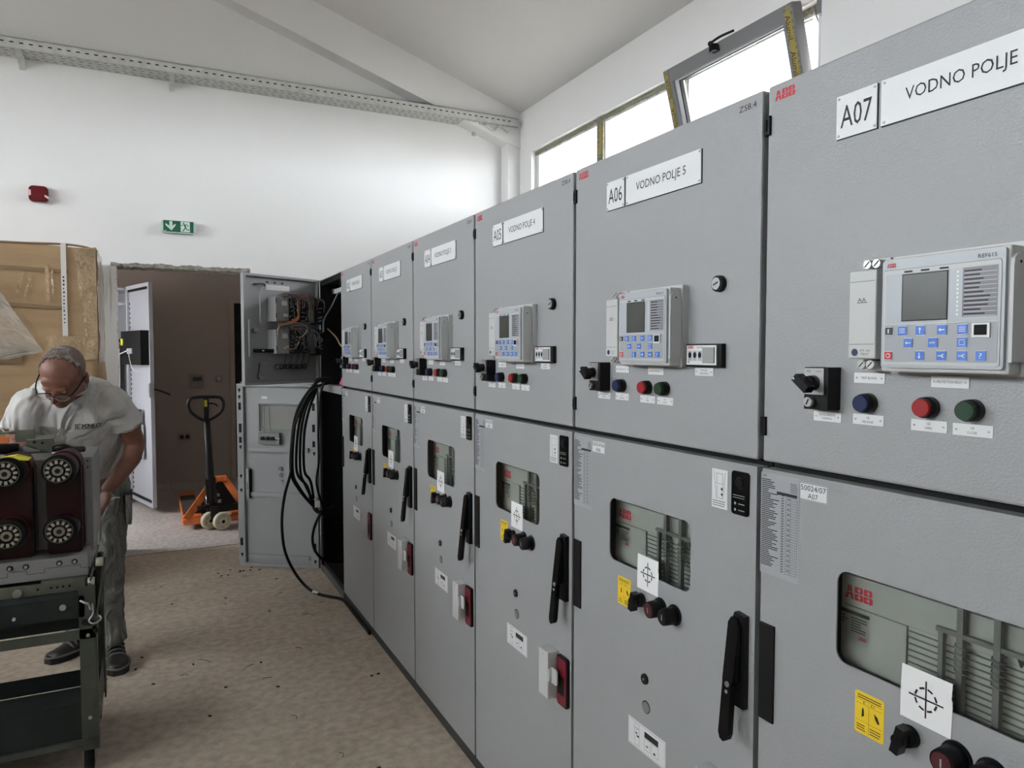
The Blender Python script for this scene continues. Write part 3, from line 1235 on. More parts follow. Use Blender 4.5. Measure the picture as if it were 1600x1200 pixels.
def truck_front(b):
    y = .037
    b.m('breaker_dark').box(.12, .52, .10, .11, .90, 1.16).box(.12, .52, .04, .11, 1.115, 1.17).box(.12, .52, .04, .11, .90, .935)
    b.m('breaker_face').box(.13, .50, y, y + .02, 1.048, 1.098)
    b.box(.13, .262, y, y + .03, .93, 1.046)
    b.m('breaker_louvre').box(.262, .50, y + .004, y + .02, .93, 1.046)
    b.m('louvre_gap')
    for i in range(11):
        z = .944 + i * .0095
        b.box(.264, .50, y + .001, y + .005, z, z + .0016)
    b.rect(.262, .2632, .94, 1.046, y - .001)
    b.m('logo_red').logo(.153, .204, 1.0590, 1.0815, y - .0008)
    b.m('silver').rect(.134, .198, .992, 1.036, y - .0006)
    b.m('btn_green').rect(.134, .199, 1.034, 1.040, y - .001)
    b.m('ink')
    lines(b, .165, .195, 1.005, 1.031, y - .001, 6, .35, (.6, 1), 2)
    lines(b, .137, .160, 1.016, 1.031, y - .001, 3, .35, (.6, 1), 8)
    b.m('logo_red').logo(.180, .194, .9955, 1.001, y - .001)


def truck_rods(b):
    b.m('rod_grey')
    for x in (.352, .402):
        b.box(x - .0045, x + .0045, .020, .030, .93, 1.13)
        b.tube([(x + .0085 * math.cos(a), .026 + .0085 * math.sin(a), 1.056 - .0028 * a / 2) for a in [i * pi / 4 for i in range(44)]][:44], .0016, seg=5, sub=1)
    b.box(.319, .326, .024, .032, .93, 1.063)
    b.beam((.317, .024, 1.066), (.50, .024, 1.066), .003, .0035)
    b.m('ink').prism([(.424, 1.061), (.434, 1.061), (.429, 1.050)], .026, .030)


def target_fn(b):
    b.m('paper').prism([(-.039, -.039), (.037, -.040), (.0385, .012), (.0365, .016), (.038, .039), (-.0375, .040), (-.039, .002)], -.0014, -.0008)
    b.m('ink')
    y = -.0018
    b.rect(-.0012, .0012, -.027, .027, y).rect(-.026, .026, -.0012, .0012, y - .0001)
    for q in range(8):
        a0 = math.radians(q * 45 + 8)
        a1 = math.radians(q * 45 + 37)
        p = []
        for k in range(5):
            a = a0 + (a1 - a0) * k / 4
            p.append((.0175 * math.cos(a), .0175 * math.sin(a)))
        for k in range(4, -1, -1):
            a = a0 + (a1 - a0) * k / 4
            p.append((.0145 * math.cos(a), .0145 * math.sin(a)))
        b.flat(p, y - .0002)


def yellow_label(b):
    b.m('yellow').prism(rrect(.204, .2545, .866, .9325, .003, 2), -.0008, 0)
    b.m('ink')
    y = -.0012
    for z in (.920, .9135, .886):
        b.rect(.206, .2525, z, z + .0004, y)
    b.rect(.2288, .2292, .868, .9135, y)
    lines(b, .209, .250, .9215, .929, y, 2, .4, (.9, 1), 2)
    b.text('E - D', .219, .239, .9150, .9190, y)
    b.flat([(.2165, .893), (.2205, .896), (.220, .905), (.2185, .909), (.217, .905), (.2165, .896)], y)
    b.flat([(.238, .907), (.240, .899), (.245, .893), (.2475, .895), (.244, .903)], y)
    lines(b, .208, .227, .870, .882, y, 3, .35, (.7, 1), 4)
    lines(b, .231, .251, .870, .882, y, 3, .35, (.7, 1), 6)


def turn_knob(b):
    b.m('black_plastic').cyl((.296, 0, .9005), (.296, -.014, .9005), .0165, .0135, 20)
    b.obox((.296, -.022, .9005), (.25, 0, 1), (0, 1, 0), (1, 0, -.25), .021, .009, .0065)
    b.cyl((.296, -.014, .9005), (.296, -.031, .9005), .0105, .009, 16)


def op_base(b):
    b.m('black_plastic').cyl((0, 0, 0), (0, -.004, 0), .0225, .0215, 24).cyl((0, -.004, 0), (0, -.033, 0), .0195, .0175, 24)


def op_cap(col):
    def f(b):
        b.m(col).cyl((0, -.033, 0), (0, -.0355, 0), .0150, .0140, 24)
        b.m('relay_keys').rect(-.0012, .0012, -.006, .006, -.0358)
    return f


def sld_label(b):
    b.m('white_plate').rect(.5225, .5655, 1.160, 1.2365, -.0006)
    b.m('ink')
    y = -.001
    for z in (1.1795, 1.2080, 1.228):
        b.rect(.534, .554, z, z + .0006, y)
    for a, c in (((.528, 1.232), (.535, 1.181)), ((.560, 1.232), (.553, 1.181)), ((.536, 1.228), (.536, 1.208)), ((.552, 1.228), (.552, 1.208)), ((.537, 1.205), (.537, 1.181)), ((.551, 1.205), (.551, 1.181))):
        b.flat([a, (a[0] + .0007, a[1]), (c[0] + .0007, c[1]), c], y)
    b.rect(.548, .553, 1.196, 1.201, y).rect(.548, .553, 1.186, 1.190, y)
    lines(b, .525, .563, 1.163, 1.176, y, 3, .3, (.85, 1), 9)


def black_label(b):
    b.m('black_gloss').prism(rrect(.5785, .623, 1.158, 1.2405, .006, 3), -.003, 0)
    b.m('module_grey')
    lines(b, .583, .617, 1.188, 1.197, -.0034, 2, .25, (.8, 1), 9)
    for z in (1.179, 1.167):
        b.flat([(.589 + .0030 * math.cos(k), z + .0030 * math.sin(k)) for k in range(6)], -.0034)
        b.rect(.597, .613, z - .0008, z + .0008, -.0034)
    b.m('black_plastic').cyl((.600, -.003, 1.219), (.600, -.007, 1.219), .011, .009, 16)


def handle_plate(b):
    b.m('black_plastic').prism([(.592, .796), (.626, .796), (.626, .972), (.600, .975), (.592, .955)], -.012, 0)


def handle_lever(b):
    b.m('black_gloss')
    pts = [(.592, .955), (.598, .966), (.612, .966), (.620, .952), (.618, .849), (.615, .842), (.620, .752), (.617, .742), (.609, .737), (.600, .740), (.595, .750), (.593, .842), (.592, .849)]
    n0 = len(b.bm.verts)
    b.prism(pts, -.013, 0)
    for v in b.bm.verts:
        back = v.co.y > -.01
        v.co.y -= .005 + (.972 - v.co.z) * .118
        if back and v.co.z > .845:
            v.co.y = -.011
    del n0
    b.m('black_plastic').cyl((.606, -.008, .945), (.606, -.02, .945), .011, seg=16)
    b.m('chrome').cyl((.6055, -.030, .842), (.6055, -.0345, .842), .0055, seg=14)
    b.m('silver').cyl((.6055, -.030, .828), (.6055, -.0358, .828), .0035, seg=10)


def lock_hole(b):
    b.m('black_plastic').cyl((.312, 0, .7235), (.312, -.004, .7235), .0125, .0115, 22)
    b.m('gap_black').cyl((.312, -.004, .7235), (.312, -.0045, .7235), .0075, seg=16)
    b.m('rod_grey').cyl((.312, -.0045, .7235), (.312, -.0055, .7235), .003, seg=8)


def plug(b):
    b.m('gap_black').cyl((.3165, .001, .660), (.3165, -.0006, .660), .0145, seg=24)
    b.m('rod_grey').cyl((.3175, 0, .660), (.3175, -.002, .660), .0125, seg=24)


def diagram(b):
    b.m('white_plate').rect(.250, .387, .549, .613, -.0006)
    b.m('ink')
    y = -.001
    for z in (.552, .6095):
        b.rect(.253, .384, z, z + .0005, y)
    for x in (.253, .3835):
        b.rect(x, x + .0005, .552, .61, y)
    b.rect(.312, .362, .588, .602, y)
    for x0, x1, z0, z1 in ((.275, .292, .596, .606), (.275, .292, .556, .594), (.312, .333, .560, .585), (.338, .362, .560, .585)):
        b.rect(x0, x1, z0, z0 + .0006, y).rect(x0, x1, z1, z1 + .0006, y).rect(x0, x0 + .0006, z0, z1, y).rect(x1, x1 + .0006, z0, z1, y)
    b.rect(.283, .292, .576, .580, y).rect(.279, .285, .582, .586, y).rect(.318, .326, .569, .572, y).rect(.345, .352, .564, .569, y)


def ibox(b):
    b.m('relay_white').box(.523, .575, -.036, 0, .512, .642, .0025)
    b.m('ink').text('T', .545, .552, .6275, .633, -.0364)


def ired(b):
    b.m('black_plastic').prism(rrect(.577, .632, .501, .638, .008, 3), -.008, 0)
    b.m('interlock_red').prism(rrect(.581, .628, .506, .633, .006, 3), -.0105, -.008)
    b.m('black_plastic').rect(.588, .620, .533, .585, -.0109)


def itab(b):
    b.m('relay_white').prism(rrect(.575, .606, .560, .603, .006, 3), -.026, -.022)
    b.box(.574, .580, -.034, -.022, .565, .598)


def iplain(b):
    b.m('relay_white').box(.535, .575, -.004, 0, .512, .642).box(.53, .575, -.036, -.004, .512, .516).box(.571, .575, -.036, 0, .516, .642)
    b.m('black_plastic').cyl((.553, -.004, .612), (.553, -.03, .612), .014, .012, 16)
    b.box(.56, .567, -.006, -.004, .545, .56)


def panel(n, name_txt, extra):
    y = Y7 + (7 - n) * W
    r = empty('switchgear_panel', (XF, y, 0), -pi / 2, extra, 'switchgear', 'switchgear panels in the row')
    part('carcass', 'carcass', carcass, r)
    # --- upper, instrument door
    d = part('instrument_door', 'ud', upper_door, r)
    for z in (1.865, 1.332):
        part('hinge', 'hinge', hinge_fn, d, loc=(.002, 0, z))
    part('maker_logo', 'logo', logo_fn, d, 'red maker logo')
    part('type_marking', 'mark', marking_fn, d, 'ZS8.4 type marking')
    part('door_lock', 'lock', lock_fn, d)
    part('code_plate', 'code%d' % n, code_plate('A0%d' % n), r, 'white plate reading A0%d' % n)
    part('name_plate', 'name%d' % n, name_plate(name_txt), r, 'white plate reading ' + name_txt)
    rl = part('protection_relay', 'rb', relay_base, r)
    part('front_frame', 'rf', relay_front, rl)
    part('screen', 'rs', relay_screen, rl)
    part('keypad', 'rk', relay_keys, rl)
    part('side_latch', 'rl', relay_side, rl)
    tb = part('test_block', 'tb', test_block, r)
    for x, z in ((.2385, 1.594), (.2535, 1.594), (.232, 1.4465), (.2465, 1.4465)):
        part('screw', 'tbs', tb_screw, tb, loc=(x, -.012, z))
    sw = part('selector_switch', 'sw', switch_body, r)
    part('knob', 'swk', switch_knob, sw)
    part('key_lock', 'swl', switch_key, sw, 'chrome key lock')
    for x, c in ((.2165, 'blue'), (.3135, 'red'), (.3745, 'green')):
        pb = part('push_button', 'pb', button_base, r, c + ' push button', loc=(x, 0, 1.3865))
        part('button_cap', 'pbc' + c, button_cap('btn_' + c), pb, c + ' cap')
    for x, z, a, c in ((.2165, 1.3605, 'CB', 'RELEASE'), (.3135, 1.3600, 'CB', 'OPEN'), (.3745, 1.3595, 'CB', 'CLOSE'),
                       (.1415, 1.3595, 'LOCAL/REMOTE', 'CONTROL'), (.2170, 1.425, 'TEST BLOCK', ''), (.3420, 1.4235, 'PROTECTION RELAY', ''),
                       (.4965, 1.4255, 'VOLTAGE', 'INDICATOR')):
        part('engraved_tag', 'tag' + a + c, tag_plate(a, c), r, loc=(x, 0, z))
    part('voltage_indicator', 'ind', indicator, r)
    # --- lower, breaker door
    ld = part('breaker_door', 'ld', lower_door, r)
    part('sight_window', 'sg', sight_glass, ld, 'clear glass')
    part('hinge_cover', 'slab', slab, ld, 'black strip')
    part('rating_sticker', 'rating', rating, ld)
    part('number_sticker', 'num%d' % n, number_sticker(n), ld, 'white sticker reading 50024/0%d A0%d' % (n, n))
    part('single_line_sticker', 'sld', sld_label, ld)
    part('black_label', 'bl', black_label, ld)
    part('diagram_sticker', 'dg', diagram, ld)
    part('lock_cover', 'lh', lock_hole, ld)
    part('blind_plug', 'plug', plug, ld)
    tf = part('circuit_breaker_front', 'tf', truck_front, r)
    part('lifting_rods', 'tr', truck_rods, tf)
    part('alignment_target', 'tgt', target_fn, r, 'white paper with black crosshair', loc=(.320, 0, .9655))
    part('instruction_sticker', 'yl', yellow_label, r, 'yellow sticker')
    part('turn_knob', 'tk', turn_knob, r)
    for x, c in ((.365, 'btn_maroon'), (.413, 'black_rubber')):
        ob = part('operating_button', 'ob', op_base, r, loc=(x, 0, .9045))
        part('button_cap', 'obc' + c, op_cap(c), ob)
    hp = part('door_handle', 'hp', handle_plate, r, 'black swing handle')
    part('lever', 'hl', handle_lever, hp)
    if n == 2:
        ib = part('interlock_box', 'ibp', iplain, r, 'open interlock housing with black knob')
        part('interlock_plate', 'ir', ired, ib, 'dark red plate')
    else:
        ib = part('interlock_box', 'ib', ibox, r)
        part('interlock_plate', 'ir', ired, ib, 'dark red plate')
        part('tab', 'it', itab, ib)
    return r


panel(7, 'VODNO POLJE 6', 'nearest grey switchgear panel, plate A07, cut by the right edge of the photo')
panel(6, 'VODNO POLJE 5', 'grey switchgear panel with plate A06 VODNO POLJE 5 left of panel A07')
panel(5, 'VODNO POLJE 4', 'grey switchgear panel with plate A05 VODNO POLJE 4')
panel(4, 'VODNO POLJE 3', 'grey switchgear panel with plate A04 between panels A03 and A05')
panel(3, 'VODNO POLJE 2', 'grey switchgear panel with plate A03, second beyond the open cubicle')
panel(2, 'VODNO POLJE 1', 'grey switchgear panel beside the open black cubicle, open interlock housing on its door')

# ------------------------------------------------------------------ first cubicle, both doors open
y1 = Y7 + 6 * W
r = empty('switchgear_panel', (XF, y1, 0), -pi / 2, 'open switchgear panel at far end of the row, both doors swung out, black inside', 'switchgear', 'switchgear panels in the row')
b = B('black_rubber')
b.box(.003, .02, .012, 1.18, .0, H - .004).box(.630, .647, .012, 1.18, .0, H - .004)
b.box(.02, .63, 1.16, 1.18, 0, H - .004)
b.box(.02, .63, .012, 1.16, .04, .07)
b.m('carcass').box(.003, .647, .0, .05, .0, .045).box(.003, .02, 0, .012, .045, 1.2)
b.m('panel_grey').box(.0, .65, .0, 1.18, H - .006, H).box(.003, .640, .0, .03, 1.215, 1.262)
b.m('black_rubber').box(.02, .63, .03, 1.16, 1.235, 1.25)
b.m('gap_black').box(.02, .63, .02, 1.16, H - .03, H - .008)
b.m('carcass').box(.12, .60, .42, .45, .45, 1.15).box(.02, .10, .3, .34, .1, 1.2)
b.build('cubicle_body', r)
b = B('lamp_tube').beam((.10, .10, 1.862), (.52, .10, 1.862), .016, .014)
b.m('silver').box(.06, .10, .08, .12, 1.85, 1.88).box(.52, .56, .08, .12, 1.85, 1.88)
b.build('light_tube', r)
b = B('carcass').prism([(.10, .45), (.44, .45), (.52, .62), (.44, .86), (.10, .86)], .24, .40)
b.m('silver').box(.16, .18, .225, .24, .72, .80)
b.build('shutter_block', r)
b = B('wire_tan').tube([(.05, .05, 1.62), (.25, .06, 1.56), (.45, .05, 1.5), (.60, .10, 1.44)], .005)
b.m('wire_grey').tube([(.14, .10, 1.85), (.12, .06, 1.76), (.04, .03, 1.68), (.02, .03, 1.6)], .005)
b.build('loose_wire', r)
b = B('pink').prism([(.45, 1.268), (.60, 1.268), (.58, 1.292), (.56, 1.30), (.565, 1.335), (.49, 1.335), (.51, 1.30), (.47, 1.285)], .03, .07)
b.build('rag', None, 'bright pink rag lying on the ledge of the open cubicle', 'rag')
o = bpy.data.objects['rag']
o.location = (XF, y1, 0)
o.rotation_euler = (0, 0, -pi / 2)


def leaf(name, H0, E0, parent_panel):
    """door leaf frame: local x from free edge to hinge, local -y towards the viewer (inner face)"""
    H0, E0 = Vector(H0), Vector(E0)
    d = H0 - E0
    L = d.length
    ang = math.atan2(d.y, d.x)
    M = Matrix.Translation((E0.x, E0.y, 0)) @ Matrix.Rotation(ang, 4, 'Z')
    return M, L


def put(o, M):
    o.matrix_parent_inverse = r_inv
    o.matrix_basis = M
    return o


r_inv = (Matrix.Translation((XF, y1, 0)) @ Matrix.Rotation(-pi / 2, 4, 'Z')).inverted()

MU, LU = leaf('u', (.968, 4.80), (.471, 4.531), r)
b = B('panel_grey').box(0, LU, 0, .004, 1.268, H)
b.box(0, .018, -.024, 0, 1.268, H).box(LU - .016, LU, -.024, 0, 1.268, H)
b.box(.018, LU - .016, -.024, 0, H - .014, H).box(.018, LU - .016, -.024, 0, 1.268, 1.282)
ud = put(b.build('instrument_door', r, 'open upper door seen from its wired inner side'), MU)


def dpart(b, name, lab=None, parent=None):
    o = b.build(name, parent or ud, lab)
    return o


b = B('paper').rect(.172, .345, 1.846, 1.878, -.002)
b.m('ink')
for i in range(3):
    b.rect(.172 + i * .055, .190 + i * .055, 1.887, 1.897, -.002)
b.rect(.02, .03, 1.46, 1.66, -.025) if False else None
dpart(b, 'inner_sticker')
b = B('silver').tube([(.065, -.02, 1.870), (.14, -.02, 1.876), (.150, -.02, 1.858), (.118, -.02, 1.836), (.116, -.02, 1.72), (.116, -.02, 1.64), (.135, -.02, 1.622), (.17, -.02, 1.622)], .0045)
b.m('ink').tube([(.068, -.026, 1.873), (.14, -.026, 1.878), (.146, -.026, 1.862)], .003)
b.tube([(.105, -.02, 1.40), (.098, -.02, 1.35), (.09, -.02, 1.32), (.10, -.02, 1.30)], .004)
b.m('silver').tube([(.12, -.02, 1.405), (.16, -.02, 1.40)], .005).box(.10, .15, -.012, -.002, 1.305, 1.318)
b.m('white_plate').box(.028, .036, -.026, -.024, 1.44, 1.66)
dpart(b, 'door_stay')
b = B('silver').cyl((.085, 0, 1.598), (.085, -.03, 1.598), .013, .01)
dpart(b, 'lock_rear')
rr = random.Random(11)
for k, (z0, z1) in enumerate(((1.652, 1.812), (1.455, 1.612))):
    b = B('module_grey').box(.18, .275, -.085, 0, z0, z1 - .01, .002)
    b.m('white_plate').rect(.222, .262, z1 - .062, z1 - .034, -.0862).rect(.232, .268, z0 + .03, z0 + .048, -.0862)
    b.m('relay_keys').rect(.212, .262, z1 - .030, z1 - .016, -.0860).rect(.215, .262, z0 + .008, z0 + .018, -.0860)
    b.m('gap_black').box(.179, .183, -.088, -.085, z0 + .02, z0 + .05).box(.179, .183, -.088, -.085, z1 - .05, z1 - .02)
    mod = dpart(b, 'relay_module', 'grey relay case with white stickers')
    b = B('terminal_dark').box(.275, .355, -.08, 0, z0, z1 - .01).box(.365, .440, -.075, 0, z0 + .005, z1 - .02).box(.505, .545, -.06, 0, z0 - .01, z1)
    b.m('module_grey').box(.445, .50, -.05, 0, z0, z1 - .004)
    b.m('relay_white')
    for i in range(60):
        xx = rr.choice([.285, .30, .318, .335, .375, .39, .41, .428, .515, .53])
        zz = rr.uniform(z0 + .005, z1 - .02)
        b.box(xx, xx + rr.uniform(.003, .008), -.084, -.06, zz, zz + rr.uniform(.002, .005))
    b.m('silver')
    for i in range(24):
        xx = rr.choice([.29, .325, .38, .42, .52])
        zz = z0 + .005 + rr.random() * .13
        b.box(xx, xx + .004, -.086, -.06, zz, zz + .004)
    dpart(b, 'terminal_strips', 'dark rows of terminals')
    b = B()
    for i in range(34):
        b.m(rr.choice(['wire_orange', 'wire_tan', 'wire_grey', 'wire_grey', 'wire_dark', 'wire_dark', 'relay_white']))
        x0 = rr.uniform(.20, .38)
        x1 = x0 + rr.uniform(.05, .18)
        zt = z1 + rr.uniform(-.008, .016)
        zb = z1 - rr.uniform(.03, .15)
        b.tube([(x0, -.06 - rr.random() * .03, zt - .012), ((x0 + x1) / 2, -.07 - rr.random() * .03, zt + .006), (x1, -.08 - rr.random() * .02, (zt + zb) / 2 + .02), (x1 + .005, -.085, zb)], .0021, seg=5, sub=4)
    dpart(b, 'wire_bundle', 'curved orange, grey and black wires')
b = B('wire_orange')
for i in range(4):
    b.tube([(.19, -.09, 1.628 + i * .004), (.26, -.10, 1.640 + i * .003), (.32, -.12, 1.67 + i * .006), (.315, -.12, 1.73), (.325, -.1, 1.80)], .003, seg=6)
b.m('wire_tan').tube([(.19, -.10, 1.62), (.17, -.11, 1.58), (.18, -.11, 1.53), (.23, -.12, 1.490), (.29, -.12, 1.488), (.33, -.11, 1.53)], .004, seg=6)
b.tube([(.19, -.10, 1.625), (.28, -.12, 1.645), (.36, -.13, 1.635), (.375, -.13, 1.60), (.34, -.12, 1.56), (.31, -.11, 1.56)], .003, seg=6)
dpart(b, 'wire_loop', 'orange loop of wire')
b = B('black_plastic').box(.078, .27, -.06, 0, 1.462, 1.484)
b.m('white_plate').box(.095, .110, -.062, -.06, 1.470, 1.478).box(.20, .235, -.064, -.06, 1.466, 1.48)
b.m('wire_dark')
for i in range(5):
    xx = .24 + i * .045
    b.cyl((xx, 0, 1.375), (xx, -.05, 1.375), .016, seg=12)
    b.m('silver').box(xx - .004, xx + .004, -.054, -.05, 1.37, 1.38).m('wire_dark')
    b.tube([(xx, -.05, 1.38), (xx + .01, -.07, 1.41), (xx + .03, -.06, 1.46)], .003, seg=5)
dpart(b, 'wire_duct', 'black duct and button backs')

ML, LL = leaf('l', (.968, 4.80), (.505, 5.12), r)
b = B('panel_grey')
b.holed(0, LL, .032, ZM, rrect(.165, .425, .955, 1.105, .015, 3), 0, .004)
b.m('panel_grey')
b.box(0, .045, -.026, 0, .032, ZM).box(LL - .045, LL, -.026, 0, .032, ZM)
b.box(.045, LL - .045, -.026, 0, ZM - .018, ZM).box(.045, LL - .045, -.026, 0, .032, .05)
for z in (.815, .515, .093):
    b.box(.07, LL - .07, -.02, 0, z - .014, z + .014)
b.m('gap_black')
for xx, zz in ((.021, 1.215), (.021, 1.17), (.024, .835), (.024, .64), (.024, .545), (.024, .11), (LL - .022, 1.165), (LL - .022, .80), (LL - .022, .08)):
    b.cyl((xx, -.026, zz), (xx, -.0266, zz), .009, seg=14)
    b.rect(xx - .0035, xx + .0035, zz - .017, zz, -.0268)
for xx, z0, z1 in ((.012, 1.08, 1.13), (.014, .93, .99), (.014, .86, .90), (LL - .034, 1.08, 1.13), (LL - .034, .94, .99), (LL - .034, .84, .88), (.012, .17, .22), (LL - .034, .14, .20)):
    b.rect(xx, xx + .02, z0, z1, -.0268)
ld = put(b.build('breaker_door', r, 'open lower door seen from its inner side'), ML)
b = B('sight_glass').box(.15, .44, -.008, -.004, .94, 1.12)
b.m('module_grey').box(.14, .15, -.010, 0, .935, 1.125).box(.44, .45, -.010, 0, .935, 1.125).box(.14, .45, -.010, 0, 1.12, 1.127).box(.14, .45, -.01, 0, .933, .94)
dpart(b, 'sight_window', None, ld)
b = B('rod_grey').box(.155, .30, -.035, -.006, .855, .930)
b.m('black_plastic')
for xx in (.19, .23, .262):
    b.cyl((xx, -.035, .895), (xx, -.055, .895), .012, seg=14)
b.m('rod_grey').beam((.19, -.02, .93), (.19, -.02, 1.12), .0028, .0028, (0, 1, 0)).beam((.228, -.02, .93), (.228, -.02, 1.12), .0028, .0028, (0, 1, 0))
b.m('silver').tube([(.265, -.04, .895), (.31, -.04, .892)], .005)
dpart(b, 'release_mechanism', 'dark linkage block with two rods', ld)
b = B('rod_grey').cyl((.295, 0, .69), (.295, -.012, .69), .013).cyl((.295, 0, .645), (.295, -.004, .645), .014)
b.m('silver').box(.275, .31, -.02, 0, .605, .613)
dpart(b, 'lock_rear', None, ld)
b = B('panel_inner').box(.062, .082, -.034, 0, .49, .69)
b.m('gap_black').box(.083, .087, -.03, 0, .49, .68).rect(.069, .073, .55, .60, -.0345)
dpart(b, 'latch_bar', None, ld)
b = B('paper').rect(.165, .205, 1.155, 1.172, -.002)
dpart(b, 'small_sticker', None, ld)

# cables hanging out of the open cubicle
CG = 'black cables looping out of the open cubicle'
CL = 'thick black cable looping out of the open cubicle in front of its lower door'
ends = [(.90, .49), (.91, .50), (.915, .47), (.905, .45), (.92, .52)]
for i in range(5):
    dx, dy = (0, .012, .030, .052, .074)[i], (.0, .03, .012, .045, .06)[i]
    b = B('black_rubber')
    b.tube([(.985, 4.50 + dy, 1.30), (.915 - dx * .2, 4.46 + dy * .8, 1.295), (.845 + dx * .7, 4.45 + dy, 1.235), (.772 + dx * 1.1, 4.45 + dy, 1.115), (.740 + dx * 1.1, 4.45 + dy, .96),
            (.730 + dx * 1.2, 4.45 + dy, .74), (.785 + dx * (1.3, .2, 1.5, .7, 1.0)[i], 4.46 + dy, .62 + .01 * i), (.862 + dx * (.2, .9, .3, .8, .4)[i], 4.46 + dy, .52 - .012 * i), (.935, 4.46 + dy, .455 + .01 * i), (1.05, 4.5, .40)], .0085, seg=8)
    b.build('black_cable', None, CL, 'cable', CG)
b = B('black_rubber').tube([(.99, 4.44, 1.29), (.93, 4.40, 1.285), (.90, 4.40, 1.20), (.885, 4.40, 1.0), (.885, 4.40, .80), (.875, 4.42, .66), (.93, 4.44, .50), (1.04, 4.46, .43)], .007)
b.build('black_cable', None, 'thinner black cable hanging straight beside the looped cable bundle', 'cable')
b = B('black_rubber').tube([(.99, 4.47, 1.28), (.86, 4.44, 1.235), (.765, 4.44, 1.06), (.735, 4.44, .88), (.728, 4.44, .75), (.690, 4.45, .60), (.672, 4.45, .44), (.688, 4.46, .27),
                            (.740, 4.46, .135), (.800, 4.43, .045), (.850, 4.36, .012), (.905, 4.27, .012), (.958, 4.20, .012), (.972, 4.12, .012), (.973, 3.9, .012), (.974, 3.6, .012)], .0085)
b.m('white_plate').tube([(.838, 4.38, .017), (.862, 4.342, .014)], .0098, sub=1)
b.build('black_cable', None, 'long black cable dropping to the floor and running along the plinth', 'cable')
b = B('black_rubber').tube([(.99, 4.5, .50), (.91, 4.44, .485), (.862, 4.44, .395), (.850, 4.44, .31), (.872, 4.44, .235), (.93, 4.46, .175), (1.05, 4.5, .14)], .0085)
b.build('black_cable', None, 'short black cable loop low beside the open lower door', 'cable')
b = B('silver').tube([(.868, 4.43, .575), (.885, 4.43, .545), (.90, 4.43, .50)], .012, sub=2)
b.m('paper').box(.862, .893, 4.415, 4.42, .52, .56)
b.build('cable_tie', None, 'pale tape wrapped round the hanging black cables', 'cable tie')

# ================================================================== CARTON BY THE END WALL
t = empty('cardboard_carton', (-.80, 5.37, 0), 0, 'tall taped cardboard carton against the end wall left of doorway', 'carton')
b = B('cardboard')
nx, nz = 26, 40
X0, X1, CZ = -.62, .50, 2.09
g = {}
for i in range(nx + 1):
    for k in range(nz + 1):
        x = X0 + (X1 - X0) * i / nx
        z = CZ * k / nz
        bulge = .010 * noise.noise(Vector((x * 3, z * 2.2, 4))) + .004 * noise.noise(Vector((x * 11, z * 9, 2)))
        zz = z + (.012 * noise.noise(Vector((x * 4, 7, 1))) + .02 * (1 - (x - X0) / (X1 - X0)) if k == nz else 0)
        g[i, k] = b.bm.verts.new((x - (.012 * abs(noise.noise(Vector((3, z * 5, 1)))) if i == nx else 0), -.37 + bulge, zz))
for i in range(nx):
    for k in range(nz):
        b.face([g[i, k], g[i + 1, k], g[i + 1, k + 1], g[i, k + 1]], True)
h_ = {}
ny = 14
for j in range(ny + 1):
    for k in range(nz + 1):
        y = -.37 + .74 * j / ny
        z = CZ * k / nz
        dx = .012 * noise.noise(Vector((y * 9, z * 6, 9)))
        h_[j, k] = g[nx, k] if j == 0 else b.bm.verts.new((X1 + dx, y, z + (.01 if k == nz and j % 3 else 0)))
for j in range(ny):
    for k in range(nz):
        b.face([h_[j, k], h_[j + 1, k], h_[j + 1, k + 1], h_[j, k + 1]], True)
b.m('cardboard')
b.box(X0, X1 - .01, -.355, .37, CZ - .03, CZ - .004)
b.m('cardboard_edge').tube([(X0, -.372, CZ + .018), (-.2, -.376, CZ + .008), (.1, -.37, CZ + .006), (.32, -.376, CZ + .010), (.44, -.36, CZ + .004), (.50, -.3, CZ - .01)], .006, seg=6)
b.build('box', t)
b = B('cardboard_edge')
b.prism([(X0, 1.795), (.33, 1.735), (.33, 1.715), (X0, 1.77)], -.3835, -.381)
b.prism([(X0, 1.02), (.40, 1.02), (.40, 1.00), (X0, 1.0)], -.3835, -.381)
b.prism([(-.10, 1.50), (.12, 1.50), (.12, 1.40), (-.10, 1.40)], -.3845, -.381)
b.prism([(X0, 1.99), (.36, 1.95), (.36, 1.93), (X0, 1.97)], -.3835, -.381)
b.build('flap_line', t, 'darker creased band')


def wrinkled(b, x0, x1, z0, z1, y, nxx, nzz, amp, seed, side=False, taper=None):
    gg = {}
    for i in range(nxx + 1):
        for k in range(nzz + 1):
            x = x0 + (x1 - x0) * i / nxx
            z = z0 + (z1 - z0) * k / nzz
            if taper:
                x, z = taper(x, z, i / nxx, k / nzz)
            q = amp * noise.noise(Vector((x * 22, z * 7, seed))) + amp * .5 * noise.noise(Vector((x * 45, z * 20, seed)))
            gg[i, k] = b.bm.verts.new((y + q, x, z) if side else (x, y + q, z))
    for i in range(nxx):
        for k in range(nzz):
            b.face([gg[i, k], gg[i + 1, k], gg[i + 1, k + 1], gg[i, k + 1]], True)


